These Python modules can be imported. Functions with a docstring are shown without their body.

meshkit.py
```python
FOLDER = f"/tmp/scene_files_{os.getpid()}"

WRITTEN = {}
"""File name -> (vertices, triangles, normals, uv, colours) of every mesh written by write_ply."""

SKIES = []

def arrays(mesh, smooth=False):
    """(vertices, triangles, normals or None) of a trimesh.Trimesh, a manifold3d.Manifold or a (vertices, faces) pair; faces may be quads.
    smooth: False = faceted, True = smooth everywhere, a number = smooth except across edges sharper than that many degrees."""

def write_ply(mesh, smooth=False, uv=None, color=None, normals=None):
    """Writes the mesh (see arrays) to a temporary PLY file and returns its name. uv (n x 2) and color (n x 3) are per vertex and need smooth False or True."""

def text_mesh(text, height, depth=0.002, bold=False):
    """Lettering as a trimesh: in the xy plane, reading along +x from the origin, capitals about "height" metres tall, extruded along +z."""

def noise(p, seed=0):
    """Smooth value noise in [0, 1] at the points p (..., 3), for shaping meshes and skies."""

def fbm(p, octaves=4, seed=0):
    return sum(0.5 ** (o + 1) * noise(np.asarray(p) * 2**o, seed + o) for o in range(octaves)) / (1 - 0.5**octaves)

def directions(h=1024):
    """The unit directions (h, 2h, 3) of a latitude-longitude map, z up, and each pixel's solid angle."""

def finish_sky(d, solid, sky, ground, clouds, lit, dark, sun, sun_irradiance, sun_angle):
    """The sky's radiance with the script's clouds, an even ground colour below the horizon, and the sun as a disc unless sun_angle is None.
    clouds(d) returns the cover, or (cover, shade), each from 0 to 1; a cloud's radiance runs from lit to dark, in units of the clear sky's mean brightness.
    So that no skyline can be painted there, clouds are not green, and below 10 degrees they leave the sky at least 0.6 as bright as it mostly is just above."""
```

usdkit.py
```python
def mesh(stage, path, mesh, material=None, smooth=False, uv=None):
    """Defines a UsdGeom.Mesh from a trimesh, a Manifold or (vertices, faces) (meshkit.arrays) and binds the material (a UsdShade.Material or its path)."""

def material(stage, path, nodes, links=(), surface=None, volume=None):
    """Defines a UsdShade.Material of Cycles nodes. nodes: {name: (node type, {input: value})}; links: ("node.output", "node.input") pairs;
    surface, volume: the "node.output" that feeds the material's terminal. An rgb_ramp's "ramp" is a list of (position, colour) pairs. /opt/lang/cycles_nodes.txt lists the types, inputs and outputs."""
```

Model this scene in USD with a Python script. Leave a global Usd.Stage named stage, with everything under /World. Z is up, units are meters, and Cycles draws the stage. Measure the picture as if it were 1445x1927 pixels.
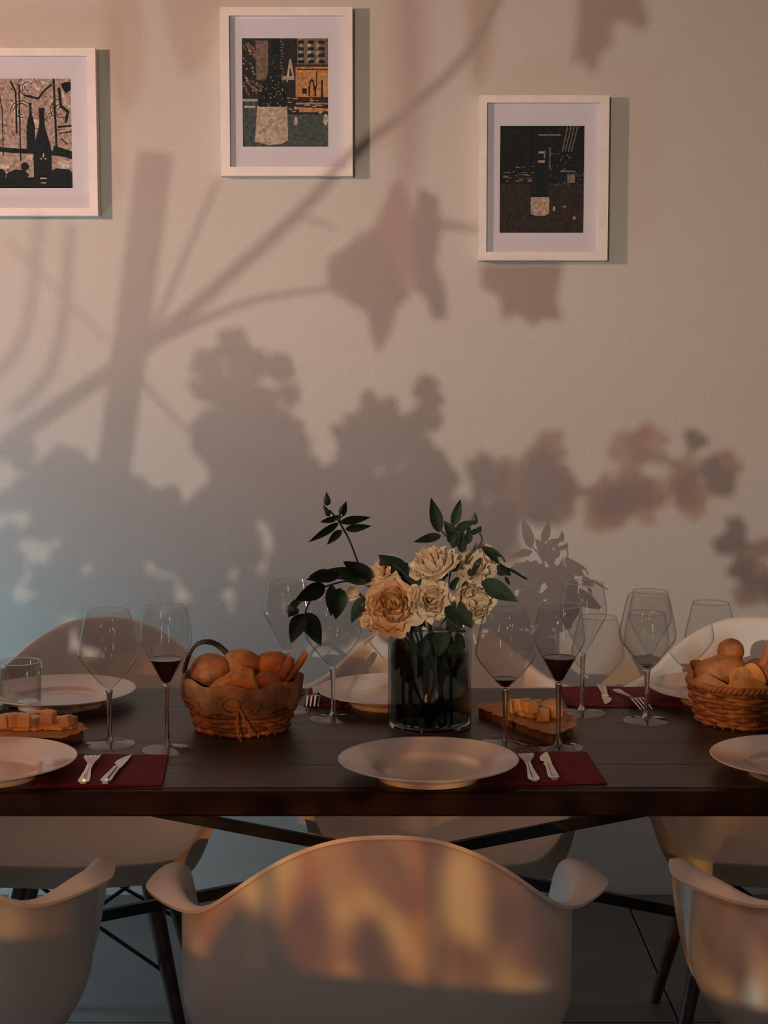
import math, random
import numpy as np
import trimesh
import usdkit
from meshkit import noise, fbm
from pxr import Usd, UsdGeom, UsdLux, UsdShade, Gf, Sdf
from scipy.interpolate import CubicSpline
from shapely.geometry import Polygon, box as sbox
from shapely import affinity, union_all

stage = Usd.Stage.CreateInMemory()
UsdGeom.SetStageUpAxis(stage, 'Z'); UsdGeom.SetStageMetersPerUnit(stage, 1.0)
UsdGeom.Xform.Define(stage, '/World'); UsdGeom.Scope.Define(stage, '/World/Looks')
PI = math.pi
R = random.Random(7)

# ------------------------------------------------------------------ camera, exposure, main lamp
IW, IH, FPX = 1445, 1927, 3200.0
CAM_H, PITCH = 1.39, math.radians(5.94)
EXPOSURE = 0.0
cam = UsdGeom.Camera.Define(stage, '/World/camera')
cam.CreateHorizontalApertureAttr(36.0); cam.CreateVerticalApertureAttr(36.0 * IH / IW)
cam.CreateFocalLengthAttr(36.0 * FPX / IW); cam.CreateClippingRangeAttr((0.05, 100))
cam.CreateExposureAttr(EXPOSURE)
cx_ = UsdGeom.Xformable(cam)
cx_.AddTranslateOp().Set((0, 0, CAM_H)); cx_.AddRotateXOp().Set(90 - math.degrees(PITCH))

LAMP = np.array([-0.752, -1.60, 1.70])       # unseen lamp behind and left of the camera, in place of the projector
LAMP_R, LAMP_INT, LAMP_COL = 0.0030, 1.10e6, (1.0, 0.82, 0.66)
BLUE_POS, BLUE_STR, BLUE_COL = (-1.62, 3.40, 0.50), 42.0, (0.46, 0.80, 1.0)  # added blue fill light for the lower left wall
PINK_POS, PINK_STR, PINK_COL = (-1.92, 2.04, 1.92), 1480.0, (1.0, 0.60, 0.45)  # unseen lamp at the left, placed to light the upper wall
BULB_STR, BULB_COL = 24.0, (1.0, 0.72, 0.48)  # unseen bulbs, placed to light the chairs and glint in the glasses

WALL_Y, TAB_Z = 4.14, 0.75

def ray(px, py):
    a, b = (px - IW / 2) / FPX, -(py - IH / 2) / FPX
    c, s = math.cos(PITCH), math.sin(PITCH)
    return np.array([a, c + b * s, -s + b * c])
def P(px, py, y):                             # where the sight line through a pixel meets the depth y
    d = ray(px, py); t = y / d[1]
    return np.array([d[0] * t, y, CAM_H + d[2] * t])
def T(px, py, z=TAB_Z):                       # where it meets the height z
    d = ray(px, py); t = (z - CAM_H) / d[2]
    return np.array([d[0] * t, d[1] * t, z])

light = UsdLux.SphereLight.Define(stage, '/World/unseen_spot_light')
light.CreateRadiusAttr(LAMP_R); light.CreateIntensityAttr(LAMP_INT); light.CreateColorAttr(LAMP_COL)
light.CreateNormalizeAttr(False)
sh = UsdLux.ShapingAPI.Apply(light.GetPrim()); sh.CreateShapingConeAngleAttr(23.0); sh.CreateShapingConeSoftnessAttr(1.0)
_w = P(1010, 1080, WALL_Y) - LAMP; _yaw, _pit = math.atan2(-_w[0], _w[1]), math.atan2(_w[2], math.hypot(_w[0], _w[1]))
_x = UsdGeom.Xformable(light); _x.AddTranslateOp().Set(tuple(LAMP)); _x.AddRotateZOp().Set(math.degrees(_yaw)); _x.AddRotateXOp().Set(90 + math.degrees(_pit))

# ------------------------------------------------------------------ helpers
used = {}
def numbered(parent, name):
    k = used.get((parent, name), 0); used[(parent, name)] = k + 1
    return f'{parent}/{name}' if k == 0 else f'{parent}/{name}_{k:03d}'
def pathof(parent): return '/World' if parent is None else (parent if isinstance(parent, str) else str(parent.GetPath()))
def obj(name, mesh, mat, parent=None, smooth=35, label=None):
    m = usdkit.mesh(stage, numbered(pathof(parent), name), mesh, mat, smooth=smooth)
    p = m.GetPrim()
    if label: p.SetCustomDataByKey('label', label)
    return p
def tag(p, label, cat, group=None, kind=None):
    if label: p.SetCustomDataByKey('label', label)
    if cat: p.SetCustomDataByKey('category', cat)
    if group: p.SetCustomDataByKey('group', group)
    if kind: p.SetCustomDataByKey('kind', kind)
    return p
def thing(name, label, cat, loc=(0, 0, 0), rz=0.0, group=None, rx=0.0):
    x = UsdGeom.Xform.Define(stage, numbered('/World', name))
    x.AddTranslateOp().Set(tuple(map(float, loc))); x.AddRotateZOp().Set(math.degrees(rz))
    if rx: x.AddRotateXOp().Set(math.degrees(rx))
    return tag(x.GetPrim(), label, cat, group)
def dup(src, name, label, cat, loc, rz=0.0, group=None, scale=1.0):
    x = UsdGeom.Xform.Define(stage, numbered('/World', name)); p = x.GetPrim()
    x.AddTranslateOp().Set(tuple(map(float, loc))); x.AddRotateZOp().Set(math.degrees(rz))
    p.GetReferences().AddInternalReference(src.GetPath()); p.SetInstanceable(True)
    if scale != 1.0:
        x.AddScaleOp().Set((scale,) * 3)
    return tag(p, label, cat, group)
def structure(p): return tag(p, None, None, kind='structure')

def cat(ms): return trimesh.util.concatenate([m if isinstance(m, trimesh.Trimesh) else trimesh.Trimesh(*m, process=False) for m in ms])
def box(x0, x1, y0, y1, z0, z1, bevel=0.0):
    if bevel <= 0:
        m = trimesh.creation.box((x1 - x0, y1 - y0, z1 - z0)); m.apply_translation(((x0 + x1) / 2, (y0 + y1) / 2, (z0 + z1) / 2)); return m
    b = bevel; pts = []
    for sx, X in ((-1, x0), (1, x1)):
        for sy, Y in ((-1, y0), (1, y1)):
            for sz, Z in ((-1, z0), (1, z1)):
                for k in range(3):
                    q = [X - sx * b, Y - sy * b, Z - sz * b]; q[k] = (X, Y, Z)[k]; pts.append(q)
    return trimesh.convex.convex_hull(np.array(pts))
def lathe(prof, n=48, closed=False):
    """Surface of revolution of (r, z) points; closed joins the last point to the first (a ring section)."""
    prof = np.array(prof, float); a = np.arange(n) * 2 * PI / n
    v = np.stack([prof[:, 0, None] * np.cos(a), prof[:, 0, None] * np.sin(a), np.repeat(prof[:, 1, None], n, 1)], -1).reshape(-1, 3)
    f = []
    m = len(prof)
    for i in range(m if closed else m - 1):
        i2 = (i + 1) % m
        j = np.arange(n); j2 = (j + 1) % n
        q = np.stack([i * n + j, i * n + j2, i2 * n + j2, i2 * n + j], 1)
        if prof[i, 0] < 1e-7: f.append(q[:, [0, 2, 3]])
        elif prof[i2, 0] < 1e-7: f.append(q[:, [0, 1, 2]])
        else: f += [q[:, [0, 1, 2]], q[:, [0, 2, 3]]]
    t = trimesh.Trimesh(v, np.vstack(f), process=False); t.merge_vertices(); return t
def smoothline(pts, n=40):
    pts = np.array(pts, float); d = np.r_[0, np.cumsum(np.linalg.norm(np.diff(pts, axis=0), axis=1))]
    return CubicSpline(d, pts)(np.linspace(0, d[-1], n))
def tube(pts, r, sides=8, cap=True):
    p = np.asarray(pts, float); n = len(p); r = np.broadcast_to(r, (n,))
    t = np.gradient(p, axis=0); t /= np.linalg.norm(t, axis=1, keepdims=True) + 1e-12
    a = np.zeros_like(p); ref = np.array([0, 0, 1.0]) if abs(t[0][2]) < .9 else np.array([1.0, 0, 0])
    u = np.cross(t[0], ref); u /= np.linalg.norm(u)
    for i in range(n):
        u = u - t[i] * np.dot(u, t[i]); u /= np.linalg.norm(u) + 1e-12; a[i] = u
    b = np.cross(t, a); g = np.arange(sides) * 2 * PI / sides
    v = (p[:, None] + r[:, None, None] * (np.cos(g)[None, :, None] * a[:, None] + np.sin(g)[None, :, None] * b[:, None])).reshape(-1, 3)
    i, j = np.meshgrid(np.arange(n - 1), np.arange(sides), indexing='ij')
    q = np.stack([i * sides + j, i * sides + (j + 1) % sides, (i + 1) * sides + (j + 1) % sides, (i + 1) * sides + j], -1).reshape(-1, 4)
    f = [q[:, [0, 1, 2]], q[:, [0, 2, 3]]]
    if cap:
        v = np.vstack([v, p[0], p[-1]]); k = np.arange(sides); k2 = (k + 1) % sides
        f += [np.stack([np.full(sides, n * sides), k2, k], 1), np.stack([np.full(sides, n * sides + 1), (n - 1) * sides + k, (n - 1) * sides + k2], 1)]
    return trimesh.Trimesh(v, np.vstack(f), process=False)
def grid(Pts, thick=0.0):
    """Surface from an (n, m, 3) array of points; thick gives it a second skin and edges."""
    n, m = Pts.shape[:2]
    i, j = np.meshgrid(np.arange(n - 1), np.arange(m - 1), indexing='ij')
    q = np.stack([i * m + j, (i + 1) * m + j, (i + 1) * m + j + 1, i * m + j + 1], -1).reshape(-1, 4)
    v = Pts.reshape(-1, 3); f = np.vstack([q[:, [0, 1, 2]], q[:, [0, 2, 3]]])
    if not thick: return trimesh.Trimesh(v, f, process=False)
    t = trimesh.Trimesh(v, f, process=False); nr = t.vertex_normals
    N = len(v); w = v - nr * thick
    e = np.r_[np.arange(m), (np.arange(1, n) * m + m - 1), ((n - 1) * m + np.arange(m - 2, -1, -1)), (np.arange(n - 2, 0, -1) * m)]
    e2 = np.roll(e, -1)
    side = np.vstack([np.stack([e, e2, e2 + N], 1), np.stack([e, e2 + N, e + N], 1)])
    return trimesh.Trimesh(np.vstack([v, w]), np.vstack([f, f[:, ::-1] + N, side]), process=False)
def extr(poly, h):
    gs = getattr(poly, 'geoms', [poly])
    return cat([trimesh.creation.extrude_polygon(g, h, engine='earcut') for g in gs if g.area > 1e-12])
def rotm(m, axis, ang, about=(0, 0, 0)):
    m.apply_transform(trimesh.transformations.rotation_matrix(ang, axis, about)); return m
def moved(m, *t):
    m = m.copy(); m.apply_translation(t); return m
def frame_of(z, hint=(0, 0, 1)):
    z = np.array(z, float); z /= np.linalg.norm(z); x = np.cross(hint, z)
    if np.linalg.norm(x) < 1e-4: x = np.cross((1, 0, 0), z)
    x /= np.linalg.norm(x); return np.stack([x, np.cross(z, x), z], 1)

# ------------------------------------------------------------------ materials
def M(name, nodes, links, surface): return usdkit.material(stage, '/World/Looks/' + name, nodes, links, surface=surface)
def plain(name, col, rough=.5, metallic=0.0, spec=.5, var=0.0, vscale=40.0, bump=0.0, bscale=200.0, sss=0.0, coat=0.0, stretch=None, detail=4):
    n = {'p': ('principled_bsdf', {'base_color': col, 'roughness': rough, 'metallic': metallic, 'specular_ior_level': spec, 'coat_weight': coat})}
    l = []
    if var or bump:
        n['tc'] = ('texture_coordinate', {})
        src = 'tc.object'
        if stretch:
            n['mp'] = ('mapping', {'scale': stretch}); l.append(('tc.object', 'mp.vector')); src = 'mp.vector'
    if var:
        n['nz'] = ('noise_texture', {'scale': vscale, 'detail': detail, 'roughness': .6})
        lo = [c * (1 - var) for c in col]; hi = [min(1, c * (1 + var)) for c in col]
        n['rp'] = ('rgb_ramp', {'ramp': [(0.0, lo), (.32, lo), (.68, hi), (1.0, hi)]})
        l += [(src, 'nz.vector'), ('nz.fac', 'rp.fac'), ('rp.color', 'p.base_color')]
    if bump:
        n['bz'] = ('noise_texture', {'scale': bscale, 'detail': 3})
        n['bp'] = ('bump', {'strength': bump, 'distance': .002})
        l += [(src, 'bz.vector'), ('bz.fac', 'bp.height'), ('bp.normal', 'p.normal')]
    return M(name, n, l, 'p.BSDF')

def emit(name, col, s): return M(name, {'e': ('emission', {'color': col, 'strength': s})}, [], 'e.emission')
m_wall = plain('wall_paint', (.53, .495, .45), .85, spec=.2, var=.02, vscale=3, bump=.5, bscale=240)
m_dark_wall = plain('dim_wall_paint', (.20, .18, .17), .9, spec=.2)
m_floor = plain('floor_tile', (.13, .135, .135), .55, var=.12, vscale=6, bump=.1, bscale=60)
m_grout = plain('floor_grout', (.05, .05, .05), .9)
m_ceil = plain('ceiling_paint', (.22, .20, .19), .9)
wood_cols = [(.042, .030, .027), (.036, .026, .023), (.047, .034, .030), (.040, .029, .025), (.033, .024, .021)]
m_plank = [plain(f'dark_plank_{i}', c, .42, var=.42, vscale=5, bump=.25, bscale=8, stretch=(1.2, 14, 14), spec=.45, detail=6) for i, c in enumerate(wood_cols)]
m_edge = plain('table_edge', (.020, .0065, .004), .45, var=.35, vscale=5, stretch=(1.2, 14, 14), spec=.15, detail=6)
m_iron = plain('black_iron', (.012, .012, .013), .45, spec=.4)
m_shell = plain('chair_shell', (.72, .68, .62), .38, spec=.4, bump=.03, bscale=500)
m_leg = plain('chair_leg_wood', (.085, .042, .030), .45, var=.3, vscale=10, stretch=(12, 12, 1.5))
m_rod = plain('chair_rod', (.015, .015, .016), .4, spec=.4)
m_porc = plain('porcelain', (.70, .65, .61), .16, spec=.5, coat=.2)
m_silver = plain('silver', (.72, .70, .66), .22, metallic=1.0)
m_napkin = plain('red_napkin', (.15, .020, .026), .85, var=.12, vscale=90, bump=.25, bscale=900, spec=.2)
m_wicker = plain('wicker', (.33, .135, .045), .55, var=.4, vscale=60, spec=.35)
m_wicker2 = plain('dark_wicker', (.20, .080, .030), .55, var=.4, vscale=60, spec=.3)
m_cord = plain('twisted_cord', (.050, .032, .022), .6)
m_burlap = plain('burlap', (.33, .18, .095), .95, var=.3, vscale=70, bump=.8, bscale=500, spec=.1)
m_jute = plain('jute_string', (.26, .13, .060), .9, var=.3, vscale=150)
m_bread = [plain('bread_crust', (.42, .155, .040), .65, var=.38, vscale=30, bump=.5, bscale=90), plain('bread_crust_deep', (.34, .105, .026), .6, var=.4, vscale=35, bump=.5, bscale=90),
           plain('bread_crumb', (.55, .25, .075), .85, var=.25, vscale=60, bump=.7, bscale=160)]
m_cheese = [plain('cheese', (.68, .36, .13), .5, var=.12, vscale=40, spec=.4), plain('cheese_pale', (.74, .43, .19), .5, var=.12, vscale=40, spec=.4)]
m_board = plain('serving_board', (.16, .058, .022), .5, var=.3, vscale=8, stretch=(2, 14, 14))
m_paper = plain('straw_paper', (.46, .24, .10), .85, var=.15, vscale=50)
m_frame = plain('frame_wood', (.72, .66, .60), .45, var=.05, vscale=30)
m_mat = plain('mat_board', (.70, .69, .76), .85, spec=.2)
m_leafs = [plain('rose_leaf', (.014, .030, .012), .6, var=.3, vscale=40, spec=.2), plain('rose_leaf_dark', (.008, .018, .008), .6, var=.3, vscale=40, spec=.2),
           plain('rose_leaf_light', (.022, .042, .014), .6, var=.3, vscale=40, spec=.2)]
m_stem = plain('rose_stem', (.022, .030, .012), .5)
m_bud = plain('rose_calyx', (.030, .042, .016), .5)
m_brass = plain('dim_brass', (.25, .18, .09), .4, metallic=1.0)

def petal_mat(name, c1, c2):
    n = {'tc': ('texture_coordinate', {}), 'nz': ('noise_texture', {'scale': 45., 'detail': 3}), 'rp': ('rgb_ramp', {'ramp': [(0, c1), (.35, c1), (.65, c2), (1, c2)]}),
         'p': ('principled_bsdf', {'roughness': .6, 'specular_ior_level': .25}), 't': ('translucent_bsdf', {}), 'mx': ('mix_closure', {'fac': .22})}
    return M(name, n, [('tc.object', 'nz.vector'), ('nz.fac', 'rp.fac'), ('rp.color', 'p.base_color'), ('rp.color', 't.color'), ('p.BSDF', 'mx.closure1'), ('t.BSDF', 'mx.closure2')], 'mx.closure')
m_pet = {'cream': petal_mat('cream_petal', (.74, .52, .30), (.80, .62, .40)), 'ivory': petal_mat('ivory_petal', (.76, .60, .40), (.82, .70, .50)),
         'peach': petal_mat('peach_petal', (.74, .44, .22), (.80, .52, .28)), 'gold': petal_mat('gold_petal', (.80, .46, .15), (.86, .56, .20))}

def thin_glass(name, tint=(.985, .985, .985), edge=(.45, .46, .46), refl=1.0):
    n = {'l2': ('layer_weight', {'blend': .5}), 'pw': ('math', {'math_type': 'power', 'value2': 4.5}), 'ma': ('math', {'math_type': 'multiply_add', 'value2': .80, 'value3': .035}),
         'lw': ('layer_weight', {'blend': .5}), 'rp': ('rgb_ramp', {'ramp': [(0, tint), (.62, tint), (1, edge)]}),
         't': ('transparent_bsdf', {}), 'g': ('glossy_bsdf', {'roughness': .015, 'color': (refl,) * 3}), 'mx': ('mix_closure', {})}
    return M(name, n, [('l2.facing', 'pw.value1'), ('pw.value', 'ma.value1'), ('ma.value', 'mx.fac'), ('lw.facing', 'rp.fac'), ('rp.color', 't.color'), ('t.BSDF', 'mx.closure1'), ('g.BSDF', 'mx.closure2')], 'mx.closure')
m_thin = thin_glass('thin_glass', (.92, .92, .915), (.26, .27, .27))
m_rib = thin_glass('ribbed_glass', (.90, .90, .89), (.05, .055, .055))
m_foot = thin_glass('foot_glass', (.80, .80, .79), (.45, .45, .45))
m_pane = thin_glass('picture_glass', (.97, .97, .97), (.9, .9, .9))
m_vase = thin_glass('vase_glass', (.80, .85, .84), (.12, .17, .17))
m_glass = M('solid_glass', {'p': ('principled_bsdf', {'base_color': (.96, .97, .97), 'roughness': .01, 'transmission_weight': 1.0, 'ior': 1.5})}, [], 'p.BSDF')
m_bowl_dark = plain('dark_bowl_body', (.020, .008, .008), .08, spec=.5)
m_water = thin_glass('vase_water', (.44, .52, .49), (.14, .18, .17), .8)

m_bulb = emit('unseen_warm_bulb', BULB_COL, BULB_STR)
m_blue = emit('cool_fill_globe', BLUE_COL, BLUE_STR)
m_pink = emit('unseen_rosy_globe', PINK_COL, PINK_STR)

def film(name, col):  # see-through tint that colours the beam passing the added leaves
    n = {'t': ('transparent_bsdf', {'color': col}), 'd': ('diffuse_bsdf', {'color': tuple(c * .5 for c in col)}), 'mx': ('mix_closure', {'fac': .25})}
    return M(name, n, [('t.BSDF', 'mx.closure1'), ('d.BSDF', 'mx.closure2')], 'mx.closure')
m_vleaf = plain('added_vine_leaf', (.10, .12, .05), .7)
m_vleaf_o = [film('amber_filter_leaf', (.62, .34, .13)), film('russet_filter_leaf', (.50, .25, .13)), film('gold_filter_leaf', (.95, .72, .42))]
m_amber = film('amber_filter_film', (.90, .62, .34)); m_broad = film('broad_amber_filter', (.98, .53, .15))
m_tan = film('tan_filter_leaf', (.80, .47, .24))
m_umber = film('umber_filter_leaf', (.50, .30, .17))
m_vleaf_r = film('red_filter_leaf', (.78, .34, .26))
m_bark = plain('added_vine_bark', (.09, .06, .04), .9)

# ------------------------------------------------------------------ the room
RX0, RX1, RY0, CZ = -2.6, 2.6, -2.6, 2.9
structure(obj('wall_back', box(RX0, RX1, WALL_Y, WALL_Y + .1, -.05, CZ), m_wall, smooth=False))
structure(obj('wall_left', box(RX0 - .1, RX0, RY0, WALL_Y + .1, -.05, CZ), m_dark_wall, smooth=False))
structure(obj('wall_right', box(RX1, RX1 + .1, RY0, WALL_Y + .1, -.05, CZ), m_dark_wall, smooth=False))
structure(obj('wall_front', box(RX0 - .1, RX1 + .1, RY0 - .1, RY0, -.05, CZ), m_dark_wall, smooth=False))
structure(obj('ceiling', box(RX0 - .1, RX1 + .1, RY0 - .1, WALL_Y + .1, CZ, CZ + .1), m_ceil, smooth=False))
m_window_glow = emit('window_glow', (.80, .88, 1.0), 2.6)  # glow of unseen windows, placed for streaks reflected in the glasses
for wn, wx in (('unseen_window_1', -1.35), ('unseen_window_2', 1.45)):
    wd = UsdGeom.Xform.Define(stage, '/World/' + wn).GetPrim(); structure(wd)
    obj('frame', cat([box(wx - .30, wx + .30, RY0, RY0 + .03, z, z + .04) for z in (.26, 1.02, 1.78)] + [box(wx + d - .02, wx + d + .02, RY0, RY0 + .03, .26, 1.82) for d in (-.30, .30)]), m_frame, wd, smooth=False)
    obj('pane', box(wx - .28, wx + .28, RY0 + .004, RY0 + .010, .30, 1.02), m_window_glow, wd, smooth=False); obj('pane', box(wx - .28, wx + .28, RY0 + .004, RY0 + .010, 1.06, 1.78), m_window_glow, wd, smooth=False)
fl = UsdGeom.Xform.Define(stage, numbered('/World', 'floor')).GetPrim(); structure(fl)
obj('screed', box(RX0 - .1, RX1 + .1, RY0 - .1, WALL_Y + .1, -.08, -.012), m_grout, fl, smooth=False)
ty = WALL_Y - .012
row_edges = [ty, T(300, 1924, 0)[1]]
while row_edges[-1] > RY0: row_edges.append(row_edges[-1] - .80)
for i in range(len(row_edges) - 1):
    y1, y0 = row_edges[i] - .002, max(row_edges[i + 1] + .002, RY0)
    xo = RX0 - (.8 if i % 2 else 0)
    while xo < RX1:
        a, b = max(xo + .002, RX0), min(xo + 1.598, RX1)
        if b - a > .05 and y1 - y0 > .05: obj('floor_tile', box(a, b, y0, y1, -.012, 0, .0015), m_floor, fl, smooth=False)
        xo += 1.6

# ------------------------------------------------------------------ table
TY0, TY1, TX0, TX1 = T(722, 1489)[1], T(722, 1295)[1], -1.22, 1.30
tb = thing('dining_table', 'long dark-stained wooden plank dining table with black iron cross braces', 'table', ((TX0 + TX1) / 2, (TY0 + TY1) / 2, 0))
ox, oy = (TX0 + TX1) / 2, (TY0 + TY1) / 2
pe = np.array([TY0 + .022, TY0 + .15, TY0 + .29, TY0 + .42, TY0 + .55, TY1])
def L(m): return moved(m, -ox, -oy, 0)
for i in range(5):
    obj('plank', L(box(TX0, TX1, pe[i] + .0002, pe[i + 1] - .0002, TAB_Z - .032, TAB_Z, .0008)), m_plank[i], tb, smooth=False)
obj('front_edge', L(box(TX0, TX1, TY0, TY0 + .0215, TAB_Z - .037, TAB_Z - .001, .003)), m_edge, tb, smooth=False, label='reddish brown front edge board')
by = oy
for x0, z0, x1, z1, dy in ((-.83, .712, 1.08, .335, 0.0), (.90, .712, -1.02, .330, .016)):
    a, b = np.array([x0, by + dy, z0]), np.array([x1, by + dy, z1])
    d = b - a; ln = np.linalg.norm(d); m = box(0, ln, -.007, .007, -.009, .009, .001)
    rotm(m, (0, 1, 0), -math.atan2(d[2], d[0])) if d[0] > 0 else rotm(m, (0, 1, 0), -math.atan2(d[2], d[0]))
    m.apply_translation(a); obj('brace', L(m), m_iron, tb, smooth=False, label='black iron cross brace')
for x in (-1.05, 1.11):
    for y in (TY0 + .09, TY1 - .09):
        obj('leg', L(box(x - .02, x + .02, y - .02, y + .02, 0, .718, .002)), m_iron, tb, smooth=False)
    obj('leg_rail', L(box(x - .02, x + .02, TY0 + .11, TY1 - .11, .31, .35, .002)), m_iron, tb, smooth=False)

# ------------------------------------------------------------------ chairs
#      theta: F(x,y) seat floor edge, R(x,y,z) top of the wall, O(x,y,z) outer lip
key = [(0,   (.000, .190), (.000, .236, .436), (.000, .262, .400)),
       (25,  (.110, .190), (.125, .231, .439), (.130, .256, .403)),
       (44,  (.180, .170), (.205, .205, .468), (.222, .222, .436)),
       (57,  (.232, .132), (.246, .168, .560), (.260, .178, .553)),
       (67,  (.250, .090), (.254, .130, .630), (.274, .142, .632)),
       (80,  (.258, .040), (.258, .068, .666), (.294, .072, .660)),
       (96,  (.256, -.02), (.256, -.012, .680), (.305, -.016, .668)),
       (112, (.242, -.08), (.246, -.088, .690), (.292, -.104, .682)),
       (127, (.206, -.13), (.226, -.165, .692), (.248, -.184, .688)),
       (142, (.162, -.165), (.194, -.218, .712), (.204, -.231, .711)),
       (158, (.100, -.19), (.132, -.252, .764), (.136, -.263, .766)),
       (170, (.047, -.198), (.062, -.263, .796), (.064, -.274, .799)),
       (180, (.000, -.200), (.000, -.266, .803), (.000, -.277, .806))]
def shell_mesh(nth=120, nr=30):
    th = [k[0] for k in key]; rows = [list(k[1]) + list(k[2]) + list(k[3]) for k in key]
    full_t = th + [360 - t for t in th[-2::-1]]
    mir = lambda r: [-r[0], r[1], -r[2], r[3], r[4], -r[5], r[6], r[7]]
    full = rows + [mir(r) for r in rows[-2::-1]]
    full[-1] = full[0]
    cs = CubicSpline(full_t, np.array(full), bc_type='periodic')
    out = []
    for t in np.linspace(0, 360, nth, endpoint=False):
        fx, fy, rx, ry, rz, qx, qy, qz = cs(t)
        z0 = .428; F = np.array([fx, fy]); Rr = np.array([rx, ry])
        h = rz - z0
        W1 = F + (Rr - F) * .55; W2 = F + (Rr - F) * .9
        ctrl = np.array([[0, 0, z0 - .012], [F[0] * .45, F[1] * .45, z0 - .010], [F[0] * .82, F[1] * .82, z0 - .004], [F[0] * 1.0, F[1] * 1.0, z0 + .07 * min(1, h / .16)],
                         [W1[0], W1[1], z0 + h * .42], [W2[0], W2[1], z0 + h * .78], [rx, ry, rz], [(rx + qx) / 2, (ry + qy) / 2, rz + (qz - rz) * .25 + .004 * min(1, np.hypot(qx - rx, qy - ry) / .05)], [qx, qy, qz]])
        from scipy.interpolate import BSpline
        k = 3; nc = len(ctrl); kn = np.r_[[0] * k, np.linspace(0, 1, nc - k + 1), [1] * k]
        u = np.linspace(0, 1, nr) ** .9
        out.append(BSpline(kn, ctrl, k)(u))
    Pt = np.array(out)                                     # theta, r, 3
    n, m = Pt.shape[:2]
    v = np.vstack([Pt[:, 1:].reshape(-1, 3), Pt[:1, 0]]); c = len(v) - 1; m -= 1
    i, j = np.meshgrid(np.arange(n), np.arange(m - 1), indexing='ij'); i2 = (i + 1) % n
    q = np.stack([i * m + j, i * m + j + 1, i2 * m + j + 1, i2 * m + j], -1).reshape(-1, 4)
    f = np.vstack([q[:, [0, 1, 2]], q[:, [0, 2, 3]], [[c, a * m, ((a + 1) % n) * m] for a in range(n)]])
    t = trimesh.Trimesh(v, f, process=False); nr_ = t.vertex_normals.copy()
    if nr_[c][2] < 0: f = f[:, ::-1]; nr_ = -nr_
    w = v - nr_ * .0048; N = len(v)
    e = np.arange(n) * m + m - 1; e2 = np.roll(e, -1)
    side = np.vstack([np.stack([e, e2, e2 + N], 1), np.stack([e, e2 + N, e + N], 1)])
    t = trimesh.Trimesh(np.vstack([v, w]), np.vstack([f, f[:, ::-1] + N, side]), process=False)
    trimesh.repair.fix_normals(t); return t
def bar(a, b, r0, r1, sides=10): return tube(np.array([a, b]), [r0, r1], sides)
ch = thing('shell_armchair', 'white shell armchair facing away, its whole back in view at bottom centre', 'chair', (0, 0, 0))
obj('shell', shell_mesh(), m_shell, ch, smooth=50)
feet = [(sx, sy) for sx in (-1, 1) for sy in (-1, 1)]
for sx, sy in feet:
    a, b = np.array([sx * .112, sy * .105, .405]), np.array([sx * .200, sy * .195, 0.0])
    pts = np.linspace(a, b, 12); obj('leg', tube(pts, np.interp(np.linspace(0, 1, 12), [0, .25, 1], [.015, .017, .0105]), 14), m_leg, ch, smooth=60, label='dark wooden dowel leg')
    obj('bracket', tube([(sx * .07, sy * .07, .412), (sx * .095, sy * .09, .406), tuple(a + (b - a) * .08)], .006, 8), m_rod, ch)
def legpt(sx, sy, f): return np.array([sx * (.112 + .088 * f), sy * (.105 + .09 * f), .405 * (1 - f)])
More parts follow.
